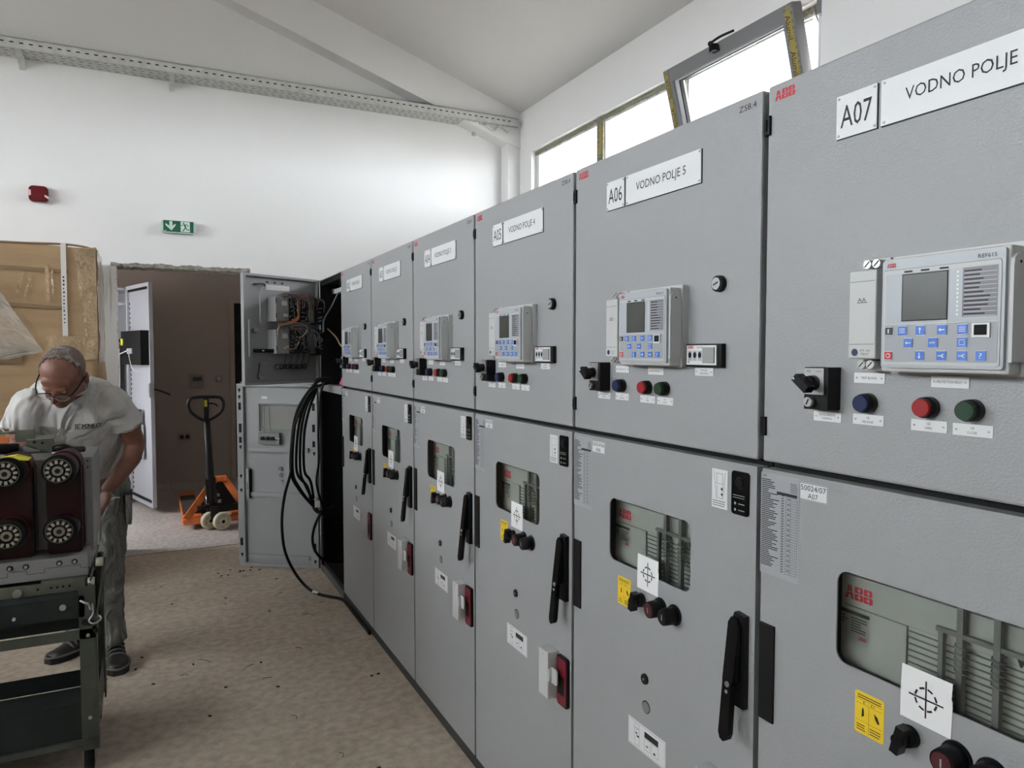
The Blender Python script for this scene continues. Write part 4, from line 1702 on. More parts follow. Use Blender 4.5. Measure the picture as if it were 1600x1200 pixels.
b = B('tape')
wrinkled(b, .39, .505, 1.45, 2.08, -.390, 8, 24, .007, 3, taper=lambda x, z, u, v: (x + (.10 * (1 - u)) * (1 - v) * .6, z))
wrinkled(b, -.365, .2, 1.40, 2.08, .508, 8, 24, .007, 5, side=True)
wrinkled(b, .23, .50, 1.42, 1.56, -.394, 16, 8, .008, 8)
wrinkled(b, .10, .115, 1.80, 1.93, -.388, 2, 10, .006, 2, taper=lambda x, z, u, v: (x + .03 * v, z))
wrinkled(b, .135, .15, 1.78, 1.90, -.388, 2, 10, .006, 6, taper=lambda x, z, u, v: (x + .03 * v, z))
wrinkled(b, .245, .265, 1.76, 1.98, -.388, 2, 14, .006, 7)
wrinkled(b, .275, .285, 1.80, 1.95, -.388, 2, 14, .006, 9)
b.build('clear_tape', t, 'shiny crumpled clear tape')
b = B('strap')
b.prism([(.205, CZ - .035), (.232, CZ - .035), (.236, 1.40), (.225, 1.40)], -.392, -.388) if False else None
b.box(.325, .352, -.3905, -.388, 1.2, CZ + .012)
b.box(.325, .352, -.3905, .05, CZ + .010, CZ + .013)
b.m('btn_blue')
rr = random.Random(5)
for i in range(13):
    z = 1.90 - i * .022
    b.rect(.333, .333 + rr.uniform(.005, .009), z, z + rr.uniform(.006, .013), -.391)
for i in range(8):
    z = 1.50 - i * .016
    b.rect(.333, .333 + rr.uniform(.005, .009), z, z + .008, -.391)
b.build('strapping_band', t, 'white printed strapping band')

b = B('plastic_film')
gg = {}
outl = lambda v: .055 - .0 + (.02 + .36 * v ** 1.1 if v < .93 else .36 - (v - .93) * 2.4)
NX, NZ = 26, 44
for i in range(NX + 1):
    for k in range(NZ + 1):
        v = k / NZ
        z = 2.085 - v * .66
        xr = -.40 + outl(v)
        x = -.62 + (xr + .62) * i / NX
        q = .022 * noise.noise(Vector((x * 9 + z * 6, z * 3, 2))) + .012 * noise.noise(Vector((x * 30, z * 22, 5)))
        gg[i, k] = b.bm.verts.new((-.80 + x + .22, 4.965 + q - .01 * i / NX, z))
for i in range(NX):
    for k in range(NZ):
        b.face([gg[i, k], gg[i + 1, k], gg[i + 1, k + 1], gg[i, k + 1]])
b.build('plastic_film', None, 'crumpled clear plastic film hanging on the front of cardboard carton', 'plastic film')

# ================================================================== PALLET JACK
t = empty('pallet_jack', (.46, 6.5, 0), 0, 'orange hand pallet jack with black tiller standing in the doorway', 'pallet jack')
t.location = (0, 0, 0)
b = B('orange')
for x0 in (.19, .57):
    b.box(x0, x0 + .15, 6.50, 7.65, .045, .095, .006)
    b.prism([(x0, 7.65), (x0 + .15, 7.65), (x0 + .12, 7.74), (x0 + .03, 7.74)], .045, .095, axis='z')
b.m('orange')
b.box(.19, .72, 6.44, 6.50, .04, .085, .005)
b.beam((.215, 6.46, .085), (.455, 6.60, .385), .028, .012, (0, 1, 0)).beam((.705, 6.46, .085), (.525, 6.60, .385), .028, .012, (0, 1, 0))
b.box(.44, .545, 6.56, 6.64, .36, .405, .006)
b.m('jack_black').prism([(.26, .09), (.67, .09), (.52, .35), (.47, .35)], 6.615, 6.63)
b.build('fork_frame', t)
b = B('dirt').box(.20, .33, 6.62, 7.5, .0952, .0958).box(.58, .71, 6.62, 7.5, .0952, .0958)
b.build('fork_wear', t, 'worn dusty fork tops')
b = B('jack_black')
b.cyl((.42, 6.50, .10), (.42, 6.50, .30), .045).cyl((.42, 6.50, .30), (.42, 6.50, .33), .03)
b.box(.30, .62, 6.44, 6.50, .165, .185).box(.36, .48, 6.42, 6.52, .19, .26)
b.tube([(.34, 6.44, .18), (.30, 6.43, .175)], .012)
b.m('silver').cyl((.385, 6.43, .205), (.385, 6.43, .275), .022).cyl((.47, 6.42, .21), (.47, 6.42, .24), .016).cyl((.46, 6.43, .26), (.46, 6.43, .285), .014)
b.build('pump_unit', t, 'black hydraulic pump')
b = B('jack_black')
b.tube([(.415, 6.44, .20), (.400, 6.36, .46), (.375, 6.25, .93)], .026, sub=1, radii=[.036, .030, .024])
b.beam((.412, 6.43, .22), (.400, 6.37, .43), .040, .025, (0, 1, 0))
b.build('tiller', t)
b = B('jack_black')
lp = [(.372, 6.25, .915), (.270, 6.23, .975), (.240, 6.22, 1.04), (.248, 6.215, 1.085), (.275, 6.21, 1.104), (.36, 6.21, 1.108), (.46, 6.21, 1.104), (.490, 6.215, 1.085), (.500, 6.22, 1.04), (.475, 6.23, .975)]
b.tube(lp, .0125, closed=True, seg=10, sub=4)
b.box(.353, .39, 6.215, 6.24, .91, 1.10)
b.tube([(.39, 6.22, 1.055), (.43, 6.21, 1.052), (.455, 6.20, 1.035)], .006)
b.build('handle_loop', t)
b = B('yellow_tag').rect(.356, .378, 1.03, 1.085, 6.214)
b.build('tag', t, 'yellow tag')


def jwheel(c, ax):
    b = B('wheel_cream')
    c, ax = Vector(c), Vector(ax).normalized()
    p, q = c - ax * .025, c + ax * .025
    u = ax.orthogonal().normalized()
    v = ax.cross(u)
    seg = 28
    prof = [(.030, -.012), (.048, -.012), (.051, -.025), (.067, -.025), (.071, -.015), (.071, .015), (.067, .025), (.051, .025), (.048, .012), (.030, .012)]
    R = []
    for r_, d in prof:
        R.append([b.bm.verts.new(c + ax * d + (u * math.cos(2 * pi * k / seg) + v * math.sin(2 * pi * k / seg)) * r_) for k in range(seg)])
    for A, Bq in zip(R, R[1:]):
        for k in range(seg):
            b.face([A[k], A[(k + 1) % seg], Bq[(k + 1) % seg], Bq[k]], True)
    b.cyl(c - ax * .026, c + ax * .026, .030, seg=20)
    for k in range(6):
        a = k * pi / 3
        w_ = u * math.cos(a) + v * math.sin(a)
        b.cyl(c - ax * .022 + w_ * .039, c + ax * .022 + w_ * .039, .010, seg=8)
    b.m('gap_black').cyl(c - ax * .028, c + ax * .028, .014, seg=14)
    o = b.build('wheel', t)
    return o


jwheel((.482, 6.33, .072), (.35, -1, 0))
jwheel((.392, 6.40, .072), (.35, -1, 0))
B('jack_black').cyl((.392, 6.42, .08), (.482, 6.37, .08), .012).box(.40, .46, 6.37, 6.46, .08, .19).build('axle', t)

# ================================================================== TROLLEY
t = empty('steel_trolley', (-.47, 3.1, 0), 0, 'dark steel trolley carrying the circuit breaker, lower left', 'trolley')
t.location = (0, 0, 0)
TXa, TXb, TYa, TYb = -.80, -.198, 2.84, 3.30
b = B('cart_steel')
for z0, z1 in ((.478, .512),):
    b.box(TXa, TXb, TYa - .004, TYa, z0, z1).box(TXa, TXb, TYb, TYb + .004, z0, z1)
    b.box(TXb - .004, TXb, TYa, TYb, z0, z1).box(TXa, TXa + .004, TYa, TYb, z0, z1)
b.build('frame_rail', t)
for x, y, sx, sy in ((TXb, TYa, -1, 1), (TXa, TYa, 1, 1), (TXb, TYb, -1, -1), (TXa, TYb, 1, -1)):
    b = B('cart_steel')
    b.box(min(x, x + sx * .048), max(x, x + sx * .048), y - .004 if sy > 0 else y, y if sy > 0 else y + .004, .085, .66)
    b.box(x - .002, x + .003, min(y, y + sy * .05), max(y, y + sy * .05), .085, .66)
    b.m('silver')
    for zz in (.49, .20, .12):
        b.cyl((x + sx * .022, y - .004 * sy, zz), (x + sx * .022, y - .009 * sy, zz), .006, seg=8)
        b.cyl((x + .003, y + sy * .025, zz + .03), (x + .008, y + sy * .025, zz + .03), .005, seg=8)
    b.build('leg', t)
b = B('cart_dark')
b.box(TXa, TXb - .006, TYa + .01, TYb - .01, .575, .592)
b.box(TXa, TXb - .03, TYa - .004, TYa + .006, .556, .630).box(TXa, TXb - .03, TYa + .006, TYb, .60, .630).box(TXa, TXb - .05, TYa + .05, TYa + .06, .50, .556)
b.m('silver').cyl((-.292, TYa + .02, .600), (-.292, TYa - .010, .598), .010, seg=14).cyl((-.43, TYa + .01, .585), (-.43, TYa - .012, .580), .005, seg=10)
b.build('table_top', t, 'dark green steel top')
b = B('cart_dark')
b.box(TXa, TXb - .01, TYa, TYa + .004, .125, .258)
b.box(TXa, TXb - .01, TYb - .004, TYb, .13, .195)
b.box(TXa, TXb - .01, TYa, TYb, .118, .125)
b.m('cart_steel').box(TXa, TXb - .01, TYa - .012, TYa + .004, .108, .128)
b.box(TXa, TXa + .004, TYa, TYb, .125, .25)
b.box(TXb - .006, TXb - .002, TYa, TYb, .125, .25)
pass
b.build('bottom_bin', t)
for x, y in ((TXb - .03, TYa + .04), (TXa + .04, TYa + .04), (TXb - .03, TYb - .04), (TXa + .04, TYb - .04)):
    b = B('black_rubber').cyl((x - .014, y, .04), (x + .014, y, .04), .040, seg=20)
    b.m('silver').box(x - .02, x + .02, y - .02, y + .02, .078, .086).box(x - .02, x - .017, y - .02, y + .02, .035, .08).box(x + .017, x + .02, y - .02, y + .02, .035, .08)
    b.build('castor', t)
# lifting latch with two rollers on the right end
b = B('cart_dark').prism([(2.90, .50), (2.95, .50), (2.99, .60), (3.0, .70), (2.96, .745), (2.92, .70), (2.89, .62)], -.192, -.186, axis='x')
b.box(-.222, -.190, 2.86, 2.93, .555, .66)
b.m('black_plastic').prism([(-.205, .60), (-.185, .60), (-.176, .765), (-.188, .765)], 2.865, 2.885)
b.m('cart_steel').beam((-.165, 2.88, .745), (-.195, 2.84, .545), .003, .011, (0, 1, 0))
b.beam((-.185, 2.88, .79), (-.213, 2.85, .66), .003, .007, (0, 1, 0))
la = b.build('latch_frame', t)
for x, z in ((-.183, .735), (-.209, .668)):
    b = B('contact_silver').cyl((x - .012, 2.86, z), (x + .012, 2.86, z), .0155, seg=18)
    b.m('black_plastic').cyl((x - .016, 2.86, z), (x - .012, 2.86, z), .018, seg=18)
    b.build('roller', t, 'pale roller')
b = B('silver').tube([(-.205, 2.83, .60), (-.203, 2.825, .565), (-.215, 2.82, .545), (-.20, 2.81, .536), (-.18, 2.82, .545), (-.185, 2.83, .555)], .0032, seg=6)
b.tube([(-.24, 2.83, .615), (-.225, 2.82, .608), (-.215, 2.825, .60), (-.21, 2.83, .58)], .004, seg=6)
b.m('black_plastic').tube([(-.235, 2.83, .538), (-.20, 2.82, .535)], .010).tube([(-.2, 2.82, .52), (-.195, 2.83, .50)], .007)
b.build('hook', t)

# ================================================================== CIRCUIT BREAKER ON THE TROLLEY
t = empty('circuit_breaker', (-.45, 3.2, .66), 0, 'withdrawable circuit breaker with dark red poles and round silver contacts on trolley', 'circuit breaker')
t.location = (0, 0, 0)
b = B('breaker_grey')
b.box(-.74, -.212, 3.10, 3.16, .72, 1.074, .004)
b.box(-.74, -.212, 3.16, 3.46, .74, 1.070)
b.m('breaker_grey').box(-.73, -.23, 3.0965, 3.10, .715, .885)
b.m('gap_black')
for x, z in ((-.228, 1.06), (-.228, 1.035), (-.232, .80), (-.252, .83), (-.245, .77)):
    b.cyl((x, 3.10, z), (x, 3.097, z), .003, seg=8)
b.build('mechanism_box', t)
b = B('breaker_grey')
b.box(-.74, -.222, 2.952, 3.40, .668, .742, .003)
b.m('ink')
y = 2.9515
px = lambda X: -.474 + .001855 * X
pz = lambda X, Yp: .745 - (Yp - (885 - X * .105)) * .00208
path = [(-30, 912), (6, 908), (8, 900), (36, 898), (38, 904), (64, 901), (66, 894), (122, 888), (124, 893), (139, 893)]
for (a, c), (d, e) in zip(path, path[1:]):
    p, q = (px(a), pz(a, c) - .004), (px(d), pz(d, e) - .004)
    if abs(p[0] - q[0]) < .01:
        b.rect(p[0], p[0] + .0015, min(p[1], q[1]), max(p[1], q[1]), y)
    else:
        b.flat([(p[0], p[1]), (q[0], q[1]), (q[0], q[1] + .0015), (p[0], p[1] + .0015)], y)
b.build('base_plate', t)
for X in (-28, 10, 35, 88, 113):
    b = B('gap_black').cyl((px(X), 2.952, .722), (px(X), 2.950, .722), .0095, seg=16)
    b.m('chrome').cyl((px(X), 2.950, .722), (px(X), 2.944, .722), .0055, seg=10)
    b.build('bolt', t)
b = B('olive_steel').box(-.74, -.224, 2.900, 2.915, .632, .668).box(-.60, -.53, 2.898, 2.915, .660, .676).box(-.36, -.224, 2.898, 2.915, .664, .678)
b.m('gap_black')
for x in (-.331, -.313, -.296, -.277, -.37):
    b.cyl((x, 2.900, .652), (x, 2.8985, .652), .004, seg=8)
b.m('chrome').cyl((-.428, 2.90, .648), (-.428, 2.886, .648), .013, seg=14)
b.m('cart_dark').box(-.405, -.368, 2.892, 2.90, .612, .632)
b.build('slide_rail', t, 'galvanised slide rail')
for n_, X in enumerate((-.303, -.454, -.605)):
    b = B('pole_red')
    b.prism(rrect(X - .046, X + .062, .746, 1.055, .012, 3), 2.995, 3.11)
    b.prism(rrect(X - .030, X + .066, .75, 1.062, .010, 3), 3.03, 3.12)
    pole = b.build('pole', t)
    for z in (1.056, .845):
        b = B('insul_red').cyl((X + .018, 3.09, z + .010), (X + .006, 2.955, z + .002), .046, .047, 28)
        b.cyl((X + .012, 3.02, z + .006), (X + .010, 3.005, z + .004), .053, .053, 28)
        b.m('pole_red').cyl((X + .008, 2.975, z + .003), (X + .003, 2.930, z), .050, .053, 32)
        b.m('black_plastic').cyl((X + .003, 2.930, z), (X + .001, 2.914, z), .054, .053, 32)
        b.build('contact_arm', pole)
        b = B('black_plastic').cyl((X, 2.925, z), (X, 2.906, z), .046, .044, 32)
        b.m('contact_hub').cyl((X, 2.906, z), (X, 2.9035, z), .0415, .0405, 32).cyl((X, 2.906, z), (X, 2.898, z), .019, .016, 20)
        b.m('black_plastic').cyl((X, 2.9034, z), (X, 2.9025, z), .0392, .0392, 32)
        b.m('gap_black').cyl((X, 2.900, z), (X, 2.8975, z), .0085, seg=14)
        b.m('contact_silver')
        for k in range(12):
            a = k * pi / 6 + .1
            e = Vector((math.cos(a), 0, math.sin(a)))
            f_ = Vector((-math.sin(a), 0, math.cos(a)))
            b.obox(Vector((X, 2.900, z)) + e * .0305, e, f_, (0, 1, 0), .0058, .0042, .004)
        b.build('tulip_contact', pole, 'ring of silver contact fingers')
b = B('yellow_tag').prism([(-.468, 1.108), (-.425, 1.114), (-.385, 1.100), (-.39, 1.094), (-.43, 1.098), (-.47, 1.100)], 2.93, 2.97)
b.build('yellow_tie', t, 'yellow tie')
b = B('olive_steel')
b.box(-.425, -.345, 3.16, 3.17, 1.09, 1.142).box(-.425, -.345, 3.17, 3.30, 1.137, 1.142)
b.box(-.52, -.405, 3.17, 3.20, 1.165, 1.172).box(-.46, -.40, 3.165, 3.175, 1.135, 1.178)
b.m('silver').prism([(-.43, 1.125), (-.38, 1.103), (-.43, 1.100)], 3.12, 3.15)
b.tube([(-.42, 3.14, 1.144), (-.33, 3.15, 1.146)], .002).m('gap_black').cyl((-.40, 3.16, 1.132), (-.40, 3.157, 1.132), .005, seg=10).cyl((-.375, 3.16, 1.128), (-.375, 3.157, 1.128), .004, seg=10)
b.m('black_plastic').cyl((-.56, 3.13, 1.118), (-.445, 3.13, 1.114), .020)
b.m('chrome').cyl((-.445, 3.13, 1.114), (-.43, 3.13, 1.113), .012)
b.m('orange').box(-.52, -.475, 3.14, 3.15, 1.137, 1.158)
b.m('black_plastic').tube([(-.345, 3.18, 1.10), (-.31, 3.16, 1.108), (-.28, 3.18, 1.095), (-.25, 3.22, 1.09)], .012)
b.m('white_plate')
for k in range(5):
    b.ell((-.335 + k * .012, 3.12, 1.093), (.007, .007, .004), us=8, vs=6)
b.build('drive_mechanism', t, 'bare steel linkage on top')

# ================================================================== THE MAN
man = empty('person', (-.28, 3.85, 0), 0, 'grey-haired man in white T-shirt and glasses bending over the breaker', 'person')
man.location = (0, 0, 0)


def remeshed(b, name, vox, label=None, smooth=4, disp=None):
    o = b.build(name, man, label)
    r_ = o.modifiers.new('voxel', 'REMESH')
    r_.mode = 'VOXEL'
    r_.voxel_size = vox
    r_.use_smooth_shade = True
    s_ = o.modifiers.new('smooth', 'SMOOTH')
    s_.iterations = smooth
    s_.factor = .5
    if disp:
        tx = bpy.data.textures.new(name, 'CLOUDS')
        tx.noise_scale = disp[1]
        d_ = o.modifiers.new('folds', 'DISPLACE')
        d_.texture = tx
        d_.strength = disp[0]
        d_.texture_coords = 'GLOBAL'
        d_.mid_level = .5
    return o


HC = Vector((-.332, 3.425, 1.366))
HR = Matrix.Rotation(math.radians(-17), 3, 'Z') @ Matrix.Rotation(math.radians(6), 3, 'Y') @ Matrix.Rotation(math.radians(42), 3, 'X')


def hp(x, y, z):
    return HC + HR @ Vector((x, y, z))


b = B('skin')
E_ = lambda c, r, us=24, vs=16: b.ell(hp(*c), r, HR, us, vs)
E_((0, .020, .030), (.077, .096, .082))
E_((0, -.012, -.010), (.067, .078, .078))
E_((0, -.040, -.062), (.050, .046, .046))
E_((0, -.062, -.092), (.026, .024, .018))
E_((0, -.062, .024), (.052, .022, .032))
E_((.030, -.064, -.045), (.020, .020, .022))
E_((-.030, -.064, -.045), (.020, .020, .022))
E_((0, -.080, -.072), (.024, .012, .007))
E_((0, -.080, -.082), (.020, .011, .006))
E_((.026, -.083, .008), (.018, .009, .006))
E_((-.026, -.083, .008), (.018, .009, .006))
b.cyl(hp(0, -.080, .0), hp(0, -.106, -.038), .008, .013)
E_((0, -.104, -.040), (.013, .014, .011))
E_((.011, -.096, -.043), (.008, .010, .007))
E_((-.011, -.096, -.043), (.008, .010, .007))
for sx in (-1, 1):
    E_((sx * .078, .022, -.012), (.010, .020, .030))
    E_((sx * .080, .020, -.034), (.008, .011, .012))
# neck and torso under the clothes
b.limb([hp(0, .035, -.05), (-.325, 3.565, 1.30)], [.052, .062])
b.limb([(-.322, 3.62, 1.27), (-.312, 3.72, 1.16), (-.30, 3.82, .95)], [.075, .095, .10])
# left arm of the man (right in view): elbow out, forearm down to the hand at his hip
b.limb([(-.46, 3.62, 1.235), (-.322, 3.62, 1.27), (-.17, 3.62, 1.235)], [.05, .06, .05])
A1 = [(-.16, 3.61, 1.225), (-.108, 3.655, 1.14), (-.082, 3.70, 1.048), (-.098, 3.665, .985), (-.155, 3.62, .905), (-.190, 3.60, .868)]
b.limb(A1, [.050, .047, .043, .041, .033, .026])
W1 = Vector((-.190, 3.60, .868))
dh = Vector((-.35, -.22, -1)).normalized()
sh = Vector((.45, -.85, 0.02)).normalized()
nh = dh.cross(sh)
palm = W1 + dh * .055
b.ell(palm, (.036, .017, .052), Matrix((sh, nh, -dh)).transposed())
for k, (off, ln) in enumerate(((.026, .066), (.009, .074), (-.008, .070), (-.024, .056))):
    p0 = palm + sh * off + dh * .038
    p1 = p0 + dh * ln * .42 + nh * .004
    p2 = p1 + dh * ln * .30 + nh * .016
    p3 = p2 + dh * ln * .14 + nh * .020
    b.limb([p0, p1, p2, p3], [.0095, .0088, .008, .007], 10)
tb_ = palm + sh * .030 - dh * .022
b.limb([tb_, tb_ + sh * .022 + dh * .022 + nh * .006, tb_ + sh * .028 + dh * .048 + nh * .016, tb_ + sh * .026 + dh * .064 + nh * .024], [.014, .011, .0095, .008], 10)
# right arm of the man (left in view): down to the breaker top
A2 = [(-.475, 3.59, 1.235), (-.500, 3.585, 1.15), (-.515, 3.56, 1.075), (-.505, 3.48, 1.112), (-.485, 3.37, 1.112)]
b.limb(A2, [.050, .047, .043, .038, .027])
W2 = Vector((-.485, 3.37, 1.112))
d2 = Vector((.25, -1, .0)).normalized()
s2 = Vector((1, .25, 0)).normalized()
n2 = Vector((0, 0, -1))
palm2 = W2 + d2 * .05 + Vector((0, 0, -.002))
b.ell(palm2, (.036, .052, .014), Matrix((s2, -d2, n2)).transposed())
for off, ln in ((.026, .066), (.009, .074), (-.008, .070), (-.024, .056)):
    p0 = palm2 + s2 * off + d2 * .038
    p1 = p0 + d2 * ln * .42
    p2 = p1 + d2 * ln * .30 + n2 * .006
    p3 = p2 + d2 * ln * .2 + n2 * .008
    b.limb([p0, p1, p2, p3], [.0095, .0088, .008, .007], 10)
tb2 = palm2 + s2 * .03 - d2 * .02
b.limb([tb2, tb2 + s2 * .02 + d2 * .022, tb2 + s2 * .03 + d2 * .05], [.013, .011, .009], 10)
# legs inside the trousers
b.limb([(-.205, 3.87, .83), (-.206, 3.80, .48), (-.206, 3.83, .30), (-.198, 3.84, .08)], [.068, .042, .036, .030])
b.limb([(-.38, 3.885, .83), (-.40, 3.94, .48), (-.37, 4.0, .30), (-.34, 4.05, .08)], [.068, .042, .036, .030])
b.limb([(-.20, 3.86, .86), (-.37, 3.88, .86)], [.07, .07])
remeshed(b, 'body', .0052, None, 3)

# eyes, hair, glasses
for sx in (-1, 1):
    b = B('eye_white').ell(hp(sx * .029, -.074, -.006), (.010, .008, .006), HR, 16, 10)
    b.m('ink').ell(hp(sx * .029, -.0795, -.010), (.005, .003, .005), HR, 10, 8)
    b.build('eye', man)
b = B('hair')
us, vs = 40, 22
G = {}
for i in range(us):
    for k in range(vs + 1):
        a = 2 * pi * i / us
        th = (pi * .62) * k / vs
        x, y_, z = math.sin(th) * math.cos(a), math.sin(th) * math.sin(a), math.cos(th)
        G[i, k] = (x, y_, z)
keep = {}


def hv(i, k):
    i %= us
    if (i, k) not in keep:
        x, y_, z = G[i, k]
        keep[i, k] = b.bm.verts.new(hp(x * .0795, .020 + y_ * .0985, .030 + z * .0845))
    return keep[i, k]


for i in range(us):
    for k in range(vs):
        x, y_, z = G[i, k]
        front = -.30 + .35 * noise.noise(Vector((x * 3, y_ * 3, z * 3)))
        bald = (abs(x) < .55 and y_ < -.25)
        lim = -.30 if abs(x) > .5 else -.62
        if y_ > lim + .12 * noise.noise(Vector((x * 6, y_ * 6, z * 6))) and not bald:
            b.face([hv(i, k), hv(i + 1, k), hv(i + 1, k + 1), hv(i, k + 1)], True)
o = b.build('hair', man, 'cropped grey hair')
o.modifiers.new('thick', 'SOLIDIFY').thickness = .003
b = B('ink')
fr = lambda sx: [hp(sx * (.034 + .026 * math.cos(a)), -.108 + .012 * abs(math.cos(a)) * (1 if sx * math.cos(a) > 0 else 0), -.012 + .017 * math.sin(a)) for a in [i * pi / 7 for i in range(14)]]
for sx in (-1, 1):
    P_ = fr(sx)
    b.m('ink').tube(P_[0:8], .0022, seg=6, sub=2)
    b.m('chrome').tube(P_[7:] + [P_[0]], .0012, seg=6, sub=2)
    b.m('black_plastic').tube([hp(sx * .060, -.097, -.008), hp(sx * .076, -.060, .0), hp(sx * .083, .005, .004), hp(sx * .082, .028, -.012)], .0030, seg=6, sub=3)
b.m('ink').tube([hp(-.009, -.108, -.006), hp(0, -.112, -.002), hp(.009, -.108, -.006)], .0016, seg=6)
gl = b.build('glasses', man, 'dark thin-framed glasses')
b = B('lens')
for sx in (-1, 1):
    b.face([b.bm.verts.new(p) for p in fr(sx)])
b.build('lens', gl)

# shirt
b = B('shirt')
b.loft([((-.303, 3.845, .925), .170, .130, .38), ((-.305, 3.825, .955), .176, .137, .42), ((-.305, 3.80, 1.00), .174, .138, .5), ((-.305, 3.75, 1.09), .178, .140, .6),
        ((-.310, 3.69, 1.17), .190, .136, .7), ((-.315, 3.63, 1.240), .200, .130, .8), ((-.318, 3.60, 1.290), .165, .110, .85), ((-.322, 3.575, 1.322), .095, .085, .8)])
b.ell((-.315, 3.70, 1.245), (.190, .115, .118))
b.ell((-.42, 3.64, 1.245), (.095, .095, .082))
b.ell((-.21, 3.64, 1.245), (.095, .095, .082))
b.limb([(-.46, 3.60, 1.235), (-.498, 3.585, 1.165)], [.082, .070])
b.cyl((-.498, 3.585, 1.165), (-.505, 3.58, 1.135), .072, .078)
b.limb([(-.17, 3.605, 1.235), (-.118, 3.645, 1.165)], [.082, .066])
b.cyl((-.118, 3.645, 1.165), (-.106, 3.655, 1.142), .068, .074)
shirt = remeshed(b, 'tshirt', .0065, 'white crew-neck T-shirt', 5, (.011, .05))
b = B('shirt')
ring = []
for k in range(18):
    a = 2 * pi * k / 18
    ring.append((-.324 + .078 * math.cos(a), 3.555 + .060 * math.sin(a) * .9, 1.318 + .035 * math.sin(a)))
b.tube(ring, .007, closed=True, seg=8, sub=3)
b.build('collar', shirt)

# chest print, wrapped on the shirt's surface
bpy.context.view_layer.update()
dg = bpy.context.evaluated_depsgraph_get()
bvh = BVHTree.FromObject(shirt, dg)
b = B('ink')
yaw, cy_ = YAW, math.cos(YAW)


def on_shirt(u, v):
    """u right, v up on the chest, metres from the print's centre"""
    o0 = Vector((-.215, 3.1, 1.195)) + Vector((.98, .08, .04)) * u + Vector((0, 0, 1)) * v
    hit = bvh.ray_cast(o0, Vector((-.08, 1, -.10)).normalized())
    return (hit[0] + hit[1] * .0015 if hit[0] else o0 + Vector((0, .45, 0)))


def wrap(t_, u0, u1, v0, v1):
    vs_, fs_ = text_geo(t_)
    V = [b.bm.verts.new(on_shirt(u0 + a * (u1 - u0), v0 + c * (v1 - v0))) for a, c in vs_]
    for f in fs_:
        b.face([V[i] for i in f])


for o_ in (0, .0008, .0016):
    wrap('MINE', -.028 + o_, .021 + o_, -.007, .009)
    wrap('CT', .025 + o_, .045 + o_, -.007, .009)
wrap('E', -.047, -.034, -.009, .007)
for (a, c, d, e) in ((-.053, -.046, -.013, .010), (-.053, -.030, .009, .0115), (-.030, .030, -.0115, -.0095)):
    for q in range(6):
        uu0, uu1 = a + (c - a) * q / 6, a + (c - a) * (q + 1) / 6
        if a == -.053 and c == -.046:
            uu0, uu1 = -.053 + .0, -.0505
            v0_, v1_ = -.013 + .023 * q / 6, -.013 + .023 * (q + 1) / 6
        else:
            v0_, v1_ = d, e
        b.face([b.bm.verts.new(on_shirt(*p)) for p in ((uu0, v0_), (uu1, v0_), (uu1, v1_), (uu0, v1_))])
b.build('chest_print', shirt, 'small black chest print')

# trousers, belt, pocket, shoes
b = B('trousers')
b.loft([((-.295, 3.88, .78), .165, .12, 0), ((-.295, 3.875, .86), .172, .128, 0), ((-.30, 3.86, .93), .162, .118, .1), ((-.30, 3.85, .965), .155, .110, .2)])
b.limb([(-.205, 3.87, .83), (-.206, 3.83, .62), (-.206, 3.80, .48), (-.206, 3.83, .30), (-.200, 3.84, .17)], [.096, .080, .068, .062, .056])
b.limb([(-.38, 3.885, .83), (-.395, 3.91, .62), (-.40, 3.94, .48), (-.37, 4.0, .30), (-.345, 4.05, .17)], [.098, .086, .076, .070, .062])
b.cyl((-.200, 3.84, .18), (-.197, 3.84, .095), .058, .062)
b.cyl((-.345, 4.05, .18), (-.34, 4.05, .11), .064, .068)
tr = remeshed(b, 'trousers', .007, 'grey work trousers', 4, (.02, .05))
b = B('trousers').prism(rrect(3.76, 3.92, .66, .80, .02, 3), -.128, -.106, axis='x')
b.m('trousers_dark').box(-.128, -.103, 3.775, 3.905, .775, .805)
b.build('cargo_pocket', tr)
b = B('silver').tube([(-.185, 3.745, .79), (-.165, 3.735, .80), (-.15, 3.745, .795)], .004)
b.build('buckle', tr)


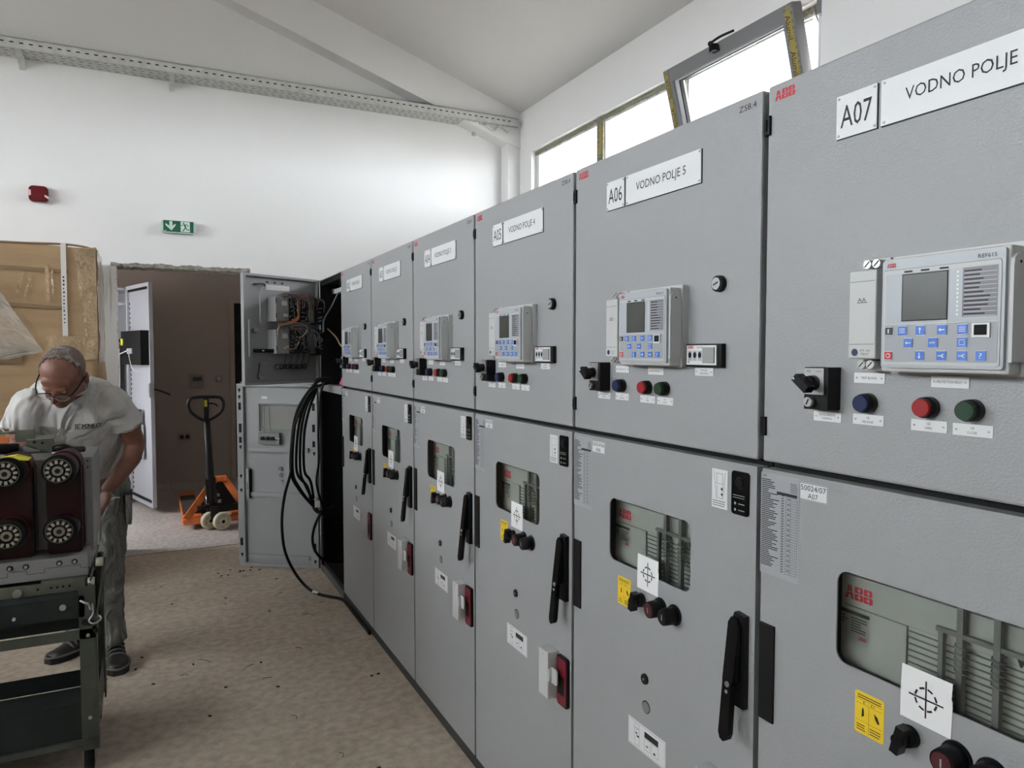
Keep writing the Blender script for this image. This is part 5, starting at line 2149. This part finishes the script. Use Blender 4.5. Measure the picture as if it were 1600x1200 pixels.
def shoe(x, y_, rz, name='shoe'):
    b = B('shoe_black')
    M = Matrix.Translation((x, y_, 0)) @ Matrix.Rotation(rz, 4, 'Z')
    # local: toe along -y, heel at +y
    prof = [(.085, .034, .050), (.07, .040, .095), (.04, .042, .112), (0, .043, .105), (-.05, .046, .078), (-.10, .050, .062), (-.145, .045, .050), (-.175, .030, .038)]
    R = []
    for yy, hw, hh in prof:
        ring = []
        for k in range(16):
            a = 2 * pi * k / 16
            ring.append(b.bm.verts.new(M @ Vector((hw * math.cos(a), yy, max(.022, .024 + (hh - .024) * (math.sin(a) if math.sin(a) > 0 else 0))))))
        R.append(ring)
    for A, Bq in zip(R, R[1:]):
        for k in range(16):
            b.face([A[k], A[(k + 1) % 16], Bq[(k + 1) % 16], Bq[k]], True)
    b.face(R[0])
    b.face(R[-1][::-1])
    o = b.build(name, man, 'dark work shoe')
    b = B('shoe_black')
    out = [(.036, .09), (.043, .05), (.040, 0), (.048, -.06), (.051, -.11), (.044, -.155), (.022, -.185), (-.022, -.185), (-.044, -.155), (-.051, -.11), (-.047, -.06), (-.040, 0), (-.043, .05), (-.036, .09)]
    for z0, z1, s_ in ((0, .024, 1.0),):
        A = [b.bm.verts.new(M @ Vector((p[0] * s_, p[1] * s_, z0))) for p in out]
        C = [b.bm.verts.new(M @ Vector((p[0] * s_, p[1] * s_, z1))) for p in out]
        b.face(A)
        b.face(C[::-1])
        for k in range(len(out)):
            b.face([A[k], A[(k + 1) % len(out)], C[(k + 1) % len(out)], C[k]])
    b.build('sole', o)
    b = B('shoe_grey')
    for k in range(4):
        yy = -.015 - k * .022
        zz = .098 - k * .011
        b.tube([M @ Vector((-.036, yy, zz - .022)), M @ Vector((-.02, yy - .004, zz)), M @ Vector((.02, yy - .004, zz)), M @ Vector((.036, yy, zz - .022))], .005, seg=6, sub=3)
    b.m('shoe_grey').tube([M @ Vector((.047, -.05, .03)), M @ Vector((.052, -.11, .032)), M @ Vector((.042, -.155, .03)), M @ Vector((0, -.187, .028)), M @ Vector((-.042, -.155, .03)), M @ Vector((-.052, -.11, .032))], .006, seg=6)
    b.build('laces', o)


shoe(-.188, 3.84, math.radians(6))
shoe(-.335, 4.06, math.radians(-48))

# ================================================================== LITTER ON THE FLOOR
rr = random.Random(21)
spots = []
b = B('dirt')
b.tube([(0, -.02, .002), (.01, 0, .003), (.0, .02, .002)], .0011, seg=5)
m1 = b.mesh('wire_offcut')
b = B('dirt')
b.tube([(0, -.035, .002), (.004, 0, .004), (-.002, .04, .002)], .0012, seg=5)
m2 = b.mesh('wire_offcut')
b = B('dirt')
b.box(-.004, .004, -.007, .006, 0, .004)
m3 = b.mesh('dirt_crumb')
for i in range(46):
    y_ = rr.uniform(1.6, 5.4)
    x = rr.uniform(-.15, .90)
    k = rr.random()
    me = m1 if k < .45 else (m2 if k < .65 else m3)
    nm = 'wire_offcut' if me is not m3 else 'dirt_crumb'
    o = link(me, nm, None, 'tiny dark wire offcut lying on the dusty concrete floor' if me is not m3 else 'tiny dark crumb of dirt lying on the dusty concrete floor',
             'wire offcut' if me is not m3 else 'dirt', 'wire offcuts on the floor' if me is not m3 else 'crumbs of dirt on the floor')
    o.location = (x, y_, .0005)
    o.rotation_euler = (0, 0, rr.uniform(0, pi))
for k in range(10):
    o = link(m3, 'dirt_crumb', None, 'tiny dark crumb of dirt lying on the dusty concrete floor', 'dirt', 'crumbs of dirt on the floor')
    o.location = (rr.uniform(.35, .62), rr.uniform(5.0, 5.12), .0005)
    o.rotation_euler = (0, 0, rr.uniform(0, pi))
